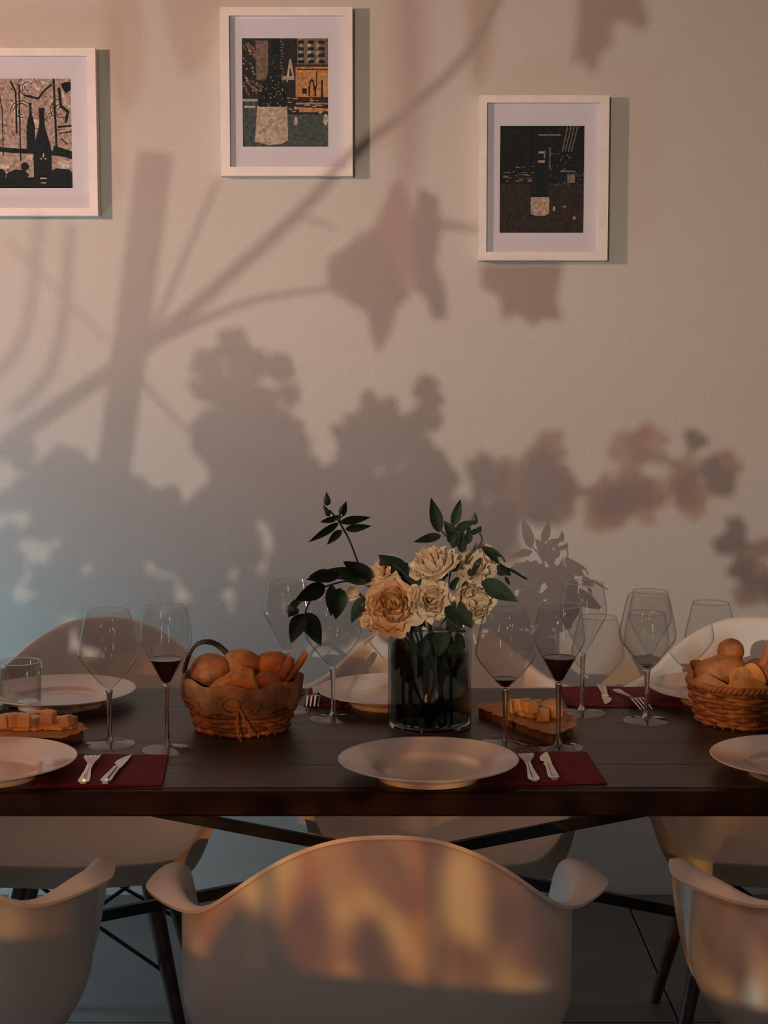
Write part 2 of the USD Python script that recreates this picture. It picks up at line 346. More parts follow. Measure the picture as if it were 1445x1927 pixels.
for (a, b) in (((-1, -1), (1, -1)), ((-1, 1), (1, 1)), ((-1, -1), (-1, 1)), ((1, -1), (1, 1))):
    for p, q in ((a, b), (b, a)):
        obj('strut', bar(legpt(*p, .06), legpt(*q, .52), .0038, .0038, 8), m_rod, ch)
cy = T(722, 1572, .806)[1] + .277
def reset(p, loc, rz):
    ops = UsdGeom.Xformable(p).GetOrderedXformOps(); ops[0].Set(tuple(map(float, loc))); ops[1].Set(math.degrees(rz))
fx = P(709, 1650, cy)[0]
reset(ch, (fx, cy, 0), math.radians(2.0))
dup(ch, 'shell_armchair', 'white moulded shell armchair facing away, at the bottom left corner of the photo', 'chair', (P(-214, 1650, cy)[0], cy + .01, 0), math.radians(1))
dup(ch, 'shell_armchair', 'white moulded shell armchair facing away, at the bottom right edge of the photo', 'chair', (P(1692, 1650, cy)[0], cy + .02, 0), math.radians(2))
byc = T(180, 1160, .806)[1] - .277
dup(ch, 'shell_armchair', 'white shell armchair across the table, back rising behind the left pair of wine glasses', 'chair', (P(172, 1560, byc)[0], byc, 0), PI + math.radians(3))
dup(ch, 'shell_armchair', 'white shell armchair across the table, behind the vase of roses', 'chair', (P(824, 1560, byc)[0], byc, 0), PI)
dup(ch, 'shell_armchair', 'white shell armchair across the table, behind the right bread basket', 'chair', (P(1450, 1560, byc)[0], byc, 0), PI + math.radians(-4))

# ------------------------------------------------------------------ pictures on the wall
FT = .045
def picture(name_label, corners, inner, prnt, painter):
    y = WALL_Y - FT
    (x0, y0, x1, y1) = corners
    a, b = P(x0, y1, y), P(x1, y0, y); X0, X1, Z0, Z1 = a[0], b[0], a[2], b[2]
    cx, cz = (X0 + X1) / 2, (Z0 + Z1) / 2
    g = thing('picture', name_label, 'picture', (cx, WALL_Y, Z0))
    ia, ib = P(inner[0], inner[3], y), P(inner[2], inner[1], y)
    w0, w1, h0, h1 = X0 - cx, X1 - cx, 0.0, Z1 - Z0
    # the moulding: outer box less the sight opening
    op = sbox(ia[0] - cx, ia[2] - Z0, ib[0] - cx, ib[2] - Z0)
    names = {'b': (w0, w1, h0, ia[2] - Z0), 't': (w0, w1, ib[2] - Z0, h1)}
    mould = extr(sbox(w0, h0, w1, h1).difference(op), FT)
    def up(m, yo): rotm(m, (1, 0, 0), PI / 2); m.apply_translation((0, yo, 0)); return m
    fr = obj('frame', up(mould, 0.0), m_frame, g, smooth=False)
    lip = sbox(*op.bounds).buffer(.004, join_style=2).difference(op.buffer(-.0001))
    yb = -FT + .017
    ob = op.bounds
    # mat board with its window, print behind it, pane in front
    q = .0138
    pa, pb = P(prnt[0], prnt[3], WALL_Y + yb), P(prnt[2], prnt[1], WALL_Y + yb)
    px0, px1, pz0, pz1 = pa[0] - cx, pb[0] - cx, pa[2] - Z0, pb[2] - Z0
    mt = extr(sbox(ob[0] , ob[1] , ob[2] , ob[3] ).difference(sbox(px0, pz0, px1, pz1)), .0016)
    obj('mat', up(mt, yb + .0016), m_mat, g, smooth=False, label='white mat board')
    pr = obj('print', up(extr(sbox(px0 - .003, pz0 - .003, px1 + .003, pz1 + .003), .001), yb + .0026), painter['base'], g, smooth=False)
    w, h = px1 - px0, pz1 - pz0
    for k, (nm, mt_, polys) in enumerate(painter['layers']):
        u = union_all([Polygon(p).buffer(0) for p in polys]).intersection(sbox(0, 0, 1, 1))
        if u.is_empty: continue
        u = affinity.affine_transform(u, [w, 0, 0, h, px0, pz0])
        gs = [q_ for q_ in getattr(u, 'geoms', [u]) if q_.geom_type == 'Polygon' and q_.area > 1e-8]
        t = cat([trimesh.creation.extrude_polygon(q_, .00006, engine='earcut') for q_ in gs])
        obj(nm, up(t, yb + .0016 - .00006 * k), mt_, pr, smooth=False)
    obj('pane', up(extr(sbox(ob[0], ob[1], ob[2], ob[3]), .0015), yb - .0006), m_pane, g, smooth=False, label='clear picture glass')
    obj('backing', up(extr(sbox(ob[0], ob[1], ob[2], ob[3]), .004), yb + .0075), m_mat, g, smooth=False)
    return g
def ink(name, c): return plain('ink_' + name, c, .8, spec=.2, var=.5, vscale=120, detail=8)
def bottle(cx, z0, w, h, neck=.30, hn=.42):
    """Outline of a wine bottle: body to (1-hn) of the height, sloped shoulder, neck."""
    b = [(-.5, 0), (-.5, .46), (-.44, .55), (-.30, .66), (-neck / 2 - .02, .76), (-neck / 2, .84), (-neck / 2, .95), (-neck / 2 - .02, .955), (-neck / 2 - .02, 1.0)]
    pts = b + [(-x, y) for x, y in b[::-1]]
    return [(cx + x * w, z0 + y * h) for x, y in pts]
def blob(r, x, y, w, h, k=7): return [(x + w * r.uniform(.6, 1) * math.cos(t * 2 * PI / k), y + h * r.uniform(.6, 1) * math.sin(t * 2 * PI / k)) for t in range(k)]
def rect(x0, y0, x1, y1): return [(x0, y0), (x1, y0), (x1, y1), (x0, y1)]
def stroke(pts, w): 
    from shapely.geometry import LineString
    return list(LineString(pts).buffer(w, cap_style=2).exterior.coords)
ra = random.Random(3)
# left picture: dark bottle on a table before a carved sepia wall panel
sep, dk, gl = ink('sepia', (.42, .33, .27)), ink('night', (.014, .022, .024)), ink('pale', (.62, .55, .48))
darks = [bottle(.655, .0, .21, .735), bottle(.525, .36, .10, .42), rect(-.2, .0, 1.2, .10), stroke([(.0, .37), (.30, .345), (.7, .33), (1, .30)], .022), stroke([(.78, .36), (1.0, .30)], .035),
         stroke([(.80, 1), (.82, .38)], .012), stroke([(.40, .95), (.40, .25)], .008), blob(ra, .12, .13, .16, .07), blob(ra, .36, .12, .16, .06), blob(ra, .85, .12, .2, .07), blob(ra, .45, .20, .06, .05), blob(ra, .95, .93, .08, .06),
         stroke([(.30, .98), (.36, .88), (.36, .5)], .010), stroke([(.45, .85), (.62, .82), (.70, .90), (.78, .95)], .010), stroke([(.0, .9), (.1, .8), (.1, .6), (.03, .5)], .012), stroke([(.15, .98), (.2, .7), (.2, .3)], .006),
         stroke([(.86, .92), (.88, .75), (.96, .70), (.93, .60)], .016), stroke([(.84, .56), (1, .57)], .010), stroke([(.85, .50), (1, .52)], .006), stroke([(.87, .46), (.95, .40)], .006)]
sands = [blob(ra, .58, .60, .09, .05), stroke([(.42, .92), (.52, .98), (.62, .90), (.70, .98)], .012), stroke([(.90, .88), (.93, .78), (.98, .74)], .01), rect(.83, .55, 1, .56), blob(ra, .90, .22, .09, .06), blob(ra, .20, .20, .09, .03),
         blob(ra, .50, .28, .05, .03), blob(ra, .70, .07, .05, .012), blob(ra, .35, .07, .06, .015), stroke([(.1, .18), (.3, .12)], .01), rect(.63, .13, .66, .2)]
for (ax0, ay0) in ((.50, .92), (.88, .72), (.10, .85), (.42, .70)):
    for q in range(4):
        rr_ = .035 + .03 * q; t0_ = ra.uniform(0, PI); darks.append(stroke([(ax0 + rr_ * math.cos(t0_ + t), ay0 + .8 * rr_ * math.sin(t0_ + t)) for t in np.linspace(0, 2.4, 9)], .004))
        sands.append(stroke([(ax0 + (rr_ + .012) * math.cos(t0_ + t), ay0 + .8 * (rr_ + .012) * math.sin(t0_ + t)) for t in np.linspace(0, 2.2, 9)], .005))
for k in range(26): sands.append(blob(ra, ra.uniform(0, .98), ra.uniform(.45, .98), ra.uniform(.008, .03), ra.uniform(.006, .02), 5))
for k in range(40):
    x, y = ra.uniform(0, .98), ra.uniform(.42, .98); a = ra.uniform(0, PI); l = ra.uniform(.02, .08)
    darks.append(stroke([(x, y), (x + l * math.cos(a), y + l * math.sin(a) * .7)], .0035))
hl = [blob(ra, .665, .30, .012, .03, 6), blob(ra, .64, .27, .02, .008), blob(ra, .69, .27, .02, .008), rect(.62, .085, .70, .095), rect(.63, .045, .69, .052)]
art1 = {'base': sep, 'layers': [('ornament', gl, sands), ('bottle_scene', dk, darks), ('glint', gl, hl)]}
# middle picture: big speckled bottle with a pale label, city street behind
ra = random.Random(5)
nt, st, gold, teal, cream = ink('city_dark', (.030, .030, .032)), ink('stone', (.20, .15, .11)), ink('lit_front', (.52, .26, .10)), ink('street', (.07, .095, .09)), ink('label', (.46, .40, .30))
stone = [rect(.16, .62, .30, .98), rect(.64, .76, 1, 1)]
for k in range(30):
    x, y = ra.uniform(0, .22), ra.uniform(.5, .98); stone.append(stroke([(x, y), (x + ra.uniform(.03, .10), y - ra.uniform(.02, .08))], .007))
for k in range(16): stone.append(blob(ra, .46 + ra.uniform(-.02, .02), 1 - k * .028, .022, .010, 5))
goldp = [rect(.62, .46, 1, .74), stroke([(.6, .36), (1, .34)], .012), stroke([(.62, .40), (1, .40)], .008), rect(.66, .32, .95, .345)]
streets = [rect(-.1, 0, 1.1, .30), rect(0, .30, .18, .45)]
lab = [[(.14, .045), (.17, .38), (.52, .38), (.53, .06), (.46, .025), (.30, .015)], stroke([(.52, .60), (.56, .80), (.60, .62)], .012), rect(.46, .62, .60, .655), blob(ra, .62, .24, .035, .05), blob(ra, .97, .25, .04, .06), rect(0, .42, .18, .44), rect(.02, .36, .15, .38)]
for k in range(10): lab.append(rect(.66 + .1 * (k % 3), .78 + .07 * (k // 3), .70 + .1 * (k % 3), .815 + .07 * (k // 3)))
for k in range(14): lab.append(blob(ra, ra.uniform(0, .2), ra.uniform(.5, .9), .015, .012, 5))
darkm = [[(.19, .37), (.19, .45), (.25, .56), (.31, .72), (.34, .90), (.34, 1.0), (.44, 1.0), (.44, .72), (.47, .56), (.51, .46), (.51, .37)], rect(.86, .55, .87, .7)]
for k in range(5): darkm.append(stroke([(.81 + .03 * math.cos(t), .52 + .1 * math.sin(t)) for t in np.linspace(0, PI, 7)], .008))
darkm += [rect(.77, .47, .79, .56), rect(.84, .47, .86, .56), rect(.92, .46, .94, .62), rect(.70, .49, .75, .54), rect(.64, .71, 1, .72)]
for k in range(12): darkm.append(rect(.65 + .12 * (k % 3), .77 + .06 * (k // 3), .72 + .12 * (k % 3), .80 + .06 * (k // 3)))
speck = [blob(ra, ra.uniform(.22, .49), ra.uniform(.38, .62), .008, .007, 5) for k in range(34)] + [blob(ra, ra.uniform(.33, .43), ra.uniform(.62, .9), .006, .006, 5) for k in range(10)]
for k in range(26): speck.append(rect(x := ra.uniform(.5, .95), y := ra.uniform(.30, .45), x + ra.uniform(.02, .07), y + .008))
art2 = {'base': nt, 'layers': [('stone_front', st, stone), ('lit_front', gold, goldp), ('street', teal, streets), ('label_and_glow', cream, lab), ('bottle_scene', dk, darkm), ('glint', cream, speck)]}
# right picture: small bottle with pale label on dark ground
ra = random.Random(9)
base3, lt, lb3, earth = ink('park_dark', (.014, .020, .021)), ink('park_light', (.22, .19, .16)), ink('small_label', (.46, .36, .28)), ink('ground', (.040, .032, .028))
l3 = [stroke([(.74 + .035 * k, .76), (.80 + .04 * k, 1.0)], .006) for k in range(4)] + [rect(.45, .91, .72, .925), rect(.52, .70, .54, .77), rect(.585, .60, .60, .8), rect(.80, .47, .89, .55), rect(.72, .57, .90, .585)]
for k in range(30): l3.append(rect(x := ra.uniform(0, .38), y := ra.uniform(.48, .62), x + ra.uniform(.02, .08), y + .008))
for k in range(45): l3.append(blob(ra, ra.uniform(.58, 1), ra.uniform(.45, .75), ra.uniform(.006, .02), .008, 5))
for k in range(40): l3.append(blob(ra, ra.uniform(0, 1), ra.uniform(.1, 1), .005, .005, 5))
d3 = [bottle(.475, .15, .21, .625, .32), rect(.70, .48, .78, .56), rect(.86, .58, 1, .75)]
e3 = [rect(-.1, -.1, 1.1, .46)]
b3 = [[(.37, .18), (.37, .335), (.59, .335), (.59, .18), (.53, .158), (.42, .16)], rect(.455, .745, .52, .765), rect(.45, .655, .53, .68), blob(ra, .65, .23, .02, .03), blob(ra, .77, .245, .03, .01), blob(ra, .89, .14, .02, .025)]
art3 = {'base': base3, 'layers': [('ground', earth, e3), ('lights', lt, l3), ('bottle', dk, d3), ('label', lb3, b3)]}
picture('white-framed print of a dark bottle before a carved sepia panel, hung at the left edge', (-69, 90, 179, 406), (-53, 105, 163, 391), (-25, 148, 133, 354), art1)
picture('white-framed print of a speckled bottle with big pale label, hung highest', (416, 13, 663, 331), (433, 29, 648, 314), (457, 72, 617, 276), art2)
picture('white-framed print of a small bottle on dark ground, hung lowest at the right', (900, 179, 1147, 490), (915, 193, 1130, 474), (940, 237, 1100, 438), art3)

# ------------------------------------------------------------------ tableware
def base_of(cx, cy): return T(cx, cy)
WIDE = [(.0035, .088), (.006, .0905), (.012, .096), (.022, .107), (.034, .121), (.043, .133), (.0468, .142), (.0475, .148), (.0465, .155), (.0435, .170), (.0395, .189), (.0350, .207), (.0330, .213)]
TALL = [(.0035, .104), (.006, .1065), (.011, .115), (.018, .128), (.026, .143), (.034, .157), (.0385, .166), (.0400, .174), (.0395, .182), (.0375, .198), (.0345, .215), (.0325, .2255)]
def wine_glass(prof, label, wine, loc, grp=None):
    g = thing('wine_glass', label, 'wine glass', loc)
    pr = np.array(prof); d = np.r_[0, np.cumsum(np.hypot(*np.diff(pr, axis=0).T))]
    sp = CubicSpline(d, pr)(np.linspace(0, d[-1], 44))
    obj('bowl', lathe(sp, 64), m_thin, g, smooth=True)
    rim = [(sp[-1][0] + .0006 * math.cos(t), sp[-1][1] + .0006 * math.sin(t)) for t in np.linspace(0, 2 * PI, 8, endpoint=False)]
    obj('rim', lathe(rim, 64, closed=True), m_glass, g, smooth=True)
    b = pr[0][1]
    st = [(0, b + .0016), (.0042, b + .0008), (.0062, b - .001), (.0052, b - .006), (.0044, b - .016), (.0038, b - .030), (.0036, .035), (.0036, .022), (.0044, .013), (.0070, .0072), (.0070, .0062), (0, .0062)]
    obj('stem', lathe(st, 24), m_glass, g, smooth=60)
    ft = [(.0060, .0066), (.012, .0052), (.022, .0036), (.034, .0024), (.0380, .0018)]
    obj('foot', lathe(ft, 56), m_foot, g, smooth=60)
    obj('foot_rim', lathe([(.0380 + .0010 * math.cos(t), .0010 + .0009 * math.sin(t)) for t in np.linspace(0, 2 * PI, 8, endpoint=False)], 64, closed=True), m_glass, g, smooth=True)
    if wine:  # height of the dark shape low in the bowl
        top = b + wine; ins = [(max(r - .0007, 0), z + .0009) for r, z in sp if z + .0009 < top]
        rr = np.interp(top, sp[:, 1], sp[:, 0]) - .0007
        w = [(0, b + .0018)] + ins[1:] + [(rr, top), (rr - .0015, top - .0008), (0, top - .0010)]
        obj('wine', lathe(w, 48), m_bowl_dark, g, smooth=40, label='dark shape low in the bowl')
    return g
wine_glass(WIDE, 'wide angular wine glass at the left, beside the ribbed tumbler and the left cheese board', .0, base_of(207, 1401))
wine_glass(TALL, 'tall narrow wine glass with a dark lower bowl, just left of the cord-handled bread basket', .040, base_of(315, 1412))
wine_glass(TALL, 'tall wine glass on the far side, half hidden behind the left bread basket', .0, base_of(541, 1338))
wine_glass(WIDE, 'wide wine glass between the left bread basket and the vase, under rose leaves', .0, base_of(627, 1353))
wine_glass(WIDE, 'wide wine glass right beside the vase, its foot behind the near fork', .016, base_of(950, 1399))
wine_glass(TALL, 'tall wine glass with a dark lower bowl, before the triangular cheese board', .040, base_of(1050, 1408))
wine_glass(TALL, 'tall empty wine glass on the far side, before the flower shadow', .0, base_of(1095, 1343))
wine_glass(WIDE, 'wide wine glass on the far side, alone left of the right bread basket', .007, base_of(1216, 1357))

def tumbler(label, loc):
    g = thing('tumbler', label, 'glass', loc)
    n, r, h = 240, .036, .078
    zs = np.linspace(0.004, h, 14); a = np.arange(n + 1) * 2 * PI / n
    rr = []
    for z in zs:
        f = min(1, (h - z) / .008) * min(1, (z + .004) / .01)
        rr.append((r - .002 + .003 * z / h) + .0016 * f * np.cos(a * 30))
    rr = np.array(rr)
    Pt = np.stack([rr * np.cos(a), rr * np.sin(a), np.repeat(zs[:, None], n + 1, 1)], -1)
    t = grid(Pt); t.merge_vertices()
    obj('ribbed_wall', t, m_rib, g, smooth=True)
    obj('inner_wall', lathe([(r - .0055, .008), (r - .0035, .02), (r - .0025, h - .002), (r - .0005, h)], 64), m_thin, g, smooth=True)
    obj('base', lathe([(0, .009), (r - .005, .008), (r - .002, .005), (r - .003, 0), (0, 0)], 48), m_glass, g, smooth=40)
    obj('rim', lathe([(r + .0002 + .0011 * math.cos(t), h + .0008 * math.sin(t)) for t in np.linspace(0, 2 * PI, 8, endpoint=False)], 64, closed=True), m_glass, g, smooth=True)
    return g
tumbler('small vertically ribbed glass tumbler at the left edge, behind the cheese board', base_of(38, 1328))

def plate(label, loc, first=[None]):
    if first[0] is not None: return dup(first[0], 'plate', label, 'plate', loc)
    g = first[0] = thing('plate', label, 'plate', loc)
    up = [(0, .0075), (.060, .0075), (.070, .0085), (.076, .0125), (.079, .0150), (.083, .0160), (.105, .0205), (.128, .0265), (.1305, .0275), (.1318, .0270), (.1310, .0255), (.105, .0170), (.088, .0120), (.080, .0085), (.074, .0050), (0, .0050)]
    obj('dish', lathe(up, 96), m_porc, g, smooth=40)
    obj('foot_ring', lathe([(.070, .0085), (.078, .0085), (.076, 0), (.071, 0)], 72, closed=True), m_porc, g, smooth=40)
    return g
def pl(px, py, label): return plate(label, tuple(T(px, py, TAB_Z + .024)[:2]) + (TAB_Z,))
pl(806, 1430, 'white rimmed plate at front centre, before the vase of roses')
pl(-27, 1430, 'white rimmed plate at the near left corner, before the left cheese board')
pl(1507, 1425, 'white rimmed plate at the near right edge, in front of the right bread basket')
pl(112, 1300, 'white rimmed plate on the far side at left, behind the ribbed tumbler and wine glasses')
pl(738, 1298, 'white rimmed plate on the far side, partly hidden by the vase')
pl(1362, 1294, 'white rimmed plate on the far side at right, partly hidden by the right bread basket')

def napkin(label, quad, rad=0.0):
    c = np.array([T(*q) for q in quad]); ctr = c.mean(0)
    g = thing('napkin', label, 'napkin', (ctr[0], ctr[1], TAB_Z))
    rn = np.random.default_rng(int(abs(ctr[0] * 1000)) + 5)
    for k, (z, s) in enumerate(((.0004, 1.0), (.0020, .988))):
        u, v = np.meshgrid(np.linspace(0, 1, 26), np.linspace(0, 1, 20), indexing='ij')
        w = [(1 - u) * (1 - v), u * (1 - v), u * v, (1 - u) * v]
        p = sum(wi[..., None] * (ctr + (ci - ctr) * s) for wi, ci in zip(w, c)) - ctr
        p[..., 2] = z + .0013 + .0010 * noise(np.stack([u * 5, v * 4, np.full_like(u, k + rad)], -1), 3)
        obj('fold', grid(p[::-1] if False else p, .0013), m_napkin, g, smooth=50)
    return g
napkin('dark red folded napkin under the fork and knife at near left', [(62, 1482), (306, 1481), (317, 1424), (88, 1422)])
napkin('dark red folded napkin under the fork and knife right of the front centre plate', [(898, 1480), (1143, 1477), (1104, 1418), (905, 1418)])
napkin('dark red folded napkin on the far side, left of the plate behind the vase', [(572, 1331), (765, 1331), (748, 1299), (582, 1298)])
napkin('dark red folded napkin on the far side, between the two far wine glasses', [(1068, 1332), (1285, 1331), (1270, 1296), (1052, 1296)])

def fork_mesh():
    L_, w = .170, .0115
    head = []
    polys = [sbox(-w, .108, w, .128).buffer(.0)]
    hd = Polygon([(-.0035, .085), (-.0055, .098), (-.0119, .112), (-.0119, .120), (.0119, .120), (.0119, .112), (.0055, .098), (.0035, .085)])
    tines = [Polygon([(x - .0017, .118), (x - .0011, L_ - .003), (x, L_), (x + .0011, L_ - .003), (x + .0017, .118)]) for x in (-.0102, -.0034, .0034, .0102)]
    handle = Polygon([(-.0078, .004), (-.0085, .012), (-.0075, .028), (-.0045, .060), (-.0036, .087), (.0036, .087), (.0045, .060), (.0075, .028), (.0085, .012), (.0078, .004), (.004, .0), (-.004, .0)])
    return union_all([hd] + tines), handle
def knife_mesh():
    blade = Polygon([(-.0060, .078), (-.0075, .090), (-.0045, .094), (-.0050, .100), (-.0095, .106), (-.0088, .125), (-.0040, .142), (.0035, .158), (.0062, .160), (.0070, .120), (.0055, .078)])
    handle = Polygon([(-.0075, .003), (-.0082, .012), (-.0070, .040), (-.0052, .082), (.0050, .082), (.0066, .040), (.0080, .012), (.0075, .003), (.004, 0), (-.004, 0)])
    return blade, handle
def curve_solid(poly, th, zf):
    m = extr(poly.segmentize(.006) if hasattr(poly, 'segmentize') else poly, th)
    m = m.subdivide_to_size(.008)
    v = m.vertices.copy(); v[:, 2] += zf(v[:, 1]); m.vertices = v; return m
def cutlery(kind, label, px0, px1, z=TAB_Z + .0052):
    """px0: pixel of the handle's end, px1: pixel towards the tip."""
    a, b = T(*px0, z), T(*px1, z); d = b - a
    rz = math.atan2(d[1], d[0]) - PI / 2
    g = thing(kind, label, kind, (a[0], a[1], z), rz)
    if kind == 'fork':
        hd, hn = fork_mesh(); zf = lambda y: .009 * np.clip((y - .085) / .03, 0, 1) * np.clip((.172 - y) / .05, 0, 1) + .0008
        obj('head', curve_solid(hd, .0014, zf), m_silver, g, smooth=40); obj('handle', curve_solid(hn, .0026, lambda y: .0045 * np.clip((y - .03) / .06, 0, 1)), m_silver, g, smooth=30)
        obj('handle_spine', tube([(0, .012, .0030), (0, .05, .0048), (0, .085, .0074)], [.0022, .0016, .0014], 8), m_silver, g)
    else:
        bl, hn = knife_mesh()
        obj('blade', curve_solid(bl, .0014, lambda y: .0012 + 0 * y), m_silver, g, smooth=30); obj('handle', curve_solid(hn, .0042, lambda y: 0 * y), m_silver, g, smooth=30)
        obj('handle_spine', tube([(0, .010, .0046), (0, .05, .0048), (0, .080, .0046)], [.0026, .0022, .0018], 8), m_silver, g)
    return g
cutlery('fork', 'silver fork on the near left red napkin', (156, 1475), (190, 1400))
cutlery('knife', 'silver knife on the near left red napkin', (197, 1475), (240, 1424))
cutlery('fork', 'silver fork on the red napkin beside the front centre plate', (1006, 1471), (976, 1402))
cutlery('knife', 'silver knife on the red napkin beside the front centre plate', (1043, 1469), (1022, 1418))
cutlery('fork', 'silver fork on the far napkin left of the vase, tines toward the viewer', (597, 1294), (590, 1322))
cutlery('knife', 'silver knife on the far napkin between the two far wine glasses', (1131, 1292), (1144, 1326))
cutlery('fork', 'silver fork on the far napkin between the two far wine glasses', (1158, 1299), (1193, 1322))

# ------------------------------------------------------------------ bread baskets
def weave(rb, rt, h, rows, stakes, parent, ms, amp=.0026, r=.0042, mat2=None, flat=1.0):
    n = stakes * 8; a = np.linspace(0, 2 * PI, n + 1)
    for k in range(rows):
        z = .006 + (h - .012) * k / (rows - 1); rad = np.interp(z, [0, h * .5, h], [rb, rb + (rt - rb) * .7, rt])
        w = amp * np.cos(a * stakes / 2 + PI * (k % 2)) + .0012 * (noise(np.stack([a * 3, np.full_like(a, k), a * 0], -1), 7) - .5)
        pts = np.stack([(rad + w) * np.cos(a), (rad + w) * np.sin(a), z + .0012 * np.sin(a * 5 + k)], -1)
        obj('strand', tube(pts, r, 6, cap=False), ms[k % len(ms)], parent, smooth=60)
    for s in range(stakes):
        t = 2 * PI * s / stakes; zz = np.linspace(0, h, 8); rad = np.interp(zz, [0, h * .5, h], [rb, rb + (rt - rb) * .7, rt])
        obj('stake', tube(np.stack([rad * math.cos(t), rad * math.sin(t), zz], -1), .0022, 6), ms[0], parent, smooth=60)
    obj('base', lathe([(0, .003), (rb, .003), (rb + .002, .006), (rb, .009), (0, .007)], 40), ms[-1], parent, smooth=40)
def braid(rad, z, r, parent, mat_, turns=34, name='rim_braid'):
    a = np.linspace(0, 2 * PI, 400)
    for k in range(2):
        ph = turns * a + PI * k
        pts = np.stack([(rad + r * .8 * np.cos(ph)) * np.cos(a), (rad + r * .8 * np.cos(ph)) * np.sin(a), z + r * .8 * np.sin(ph)], -1)
        obj(name, tube(pts, r * .75, 6, cap=False), mat_, parent, smooth=60)
bc = T(456, 1370); BL = np.array([bc[0], bc[1], TAB_Z])
bk = thing('bread_basket', 'small wicker bread basket lined with burlap, with dark cord handle, left of the vase', 'basket', BL)
weave(.071, .088, .072, 9, 28, bk, [m_wicker, m_wicker2, m_wicker])
braid(.089, .073, .0042, bk, m_wicker2)
# burlap liner folded over the rim
a = np.linspace(0, 2 * PI, 121); prof = [(.074, .015), (.082, .055), (.086, .076), (.0930, .088), (.0995, .082), (.0990, .068), (.0960, .056), (.0950, .046)]
pts = []
for t in a:
    t_ = 2 * PI if False else t; row = []
    for k, (r, z) in enumerate(prof):
        s = np.array([math.cos(t_) * 2.2, math.sin(t_) * 2.2, k * .35]); e = noise(s * 1.6, 21) - .5
        f = k / (len(prof) - 1)
        row.append(((r + .010 * e * f + .0025 * math.sin(t_ * 11) * f) * math.cos(t_), (r + .010 * e * f + .0025 * math.sin(t_ * 11) * f) * math.sin(t_), z + (.020 * e + .006 * math.sin(t_ * 7 + 1)) * f ** .8 * (1 if k > 1 else 0)))
    pts.append(row)
pts[-1] = pts[0]
obj('liner', grid(np.array(pts)[::-1], .0012), m_burlap, bk, smooth=60, label='brown burlap liner folded over the rim')
tie = [((.1005 + .002 * math.sin(9 * t)) * math.cos(t), (.1005 + .002 * math.sin(9 * t)) * math.sin(t), .056 + .004 * math.sin(2 * t)) for t in np.linspace(0, 2 * PI, 90)]
obj('tie', tube(tie, .0020, 6, cap=False), m_jute, bk, smooth=60, label='jute string tied around the liner')
t0 = -PI / 2 + .05
for k, (dx, dz) in enumerate(((.002, -.052), (.020, -.040))):
    b0 = np.array([.104 * math.cos(t0), .104 * math.sin(t0), .056]); obj('tie_end', tube(smoothline([b0, b0 + [dx * .6 - .006, -.006, dz * .4], b0 + [dx, -.003, dz]], 12), .0017, 6), m_jute, bk, smooth=60)
for s in (-1, 1):
    b0 = np.array([.104 * math.cos(t0), .104 * math.sin(t0), .057])
    obj('tie_bow', tube(smoothline([b0, b0 + [s * .018, -.006, .014], b0 + [s * .030, -.003, .004], b0 + [s * .016, -.006, -.010], b0], 20), .0018, 6), m_jute, bk, smooth=60)
hp = smoothline([P(347, 1262, BL[1] + .02), P(358, 1228, BL[1] + .022), P(377, 1209, BL[1] + .024), P(402, 1210, BL[1] + .026), P(420, 1222, BL[1] + .028), P(436, 1240, BL[1] + .03), P(450, 1262, BL[1] + .03)], 90) - BL
for k in range(2):
    ph = np.linspace(0, 26 * PI, 90) + PI * k
    obj('handle', tube(hp + .0021 * np.stack([np.cos(ph), np.sin(ph), np.sin(ph + 1)], -1), .0026, 6), m_cord, bk, smooth=60, label='dark twisted cord handle')

def lump(rx, ry, rz, seed, rough=.12, sub=4, sq=1.0):
    m = trimesh.creation.icosphere(sub, 1.0); v = m.vertices.copy()
    v = np.sign(v) * np.abs(v) ** sq
    v *= (1 + rough * 2 * (fbm(v * 1.7 + seed * 3.1, 3, seed) - .5))[:, None]
    m.vertices = v * [rx, ry, rz]; return m
def score(m, n=3, depth=.006):
    v = m.vertices.copy(); L_ = v[:, 0].max()
    for k in range(n):
        c = (-.6 + 1.2 * k / max(1, n - 1)) * L_; w = np.exp(-((v[:, 0] - c - v[:, 1] * .4) / .006) ** 2) * (v[:, 2] > 0)
        v[:, 2] -= depth * w
    m.vertices = v; return m
def bread(name, label, mesh, pos, rot, mat_, cat_='bread'):
    p = obj(name, mesh, mat_, None, smooth=50)
    x = UsdGeom.Xformable(p); x.AddTranslateOp().Set(tuple(map(float, pos))); x.AddRotateZOp().Set(rot[2]); x.AddRotateYOp().Set(rot[1]); x.AddRotateXOp().Set(rot[0])
    return tag(p, label, cat_)
def slice_mesh(rx, ry, th, seed):
    n = 36; a = np.arange(n) * 2 * PI / n
    o = np.stack([rx * np.cos(a) * (1 + .08 * np.sin(3 * a + seed)), ry * np.sin(a) * (1 + .06 * np.cos(2 * a + seed))], 1)
    return extr(Polygon(o), th)
y0 = BL[1]
bread('bread_roll', 'round brown bread roll at the left of the burlap-lined basket, under the cord handle', lump(.033, .032, .028, 1, .07), P(396, 1262, y0 - .010), (0, 0, 20), m_bread[1])
bread('bread_roll', 'large rounded bread piece at the top middle of the burlap-lined basket', lump(.036, .035, .031, 2, .09), P(456, 1256, y0 + .02), (10, 15, 60), m_bread[0])
bread('bread_roll', 'bread roll at the back right of the burlap-lined basket', score(lump(.032, .031, .027, 3, .13)), P(510, 1254, y0 + .028), (0, -20, -30), m_bread[0])
wm = extr(Polygon([(-.045, -.014), (.034, -.020), (.040, .002), (.030, .026), (.012, .030), (-.030, .004)]), .026).subdivide_to_size(.008); wm.vertices += .003 * (np.stack([noise(wm.vertices * 60, s) for s in (1, 2, 3)], 1) - .5)
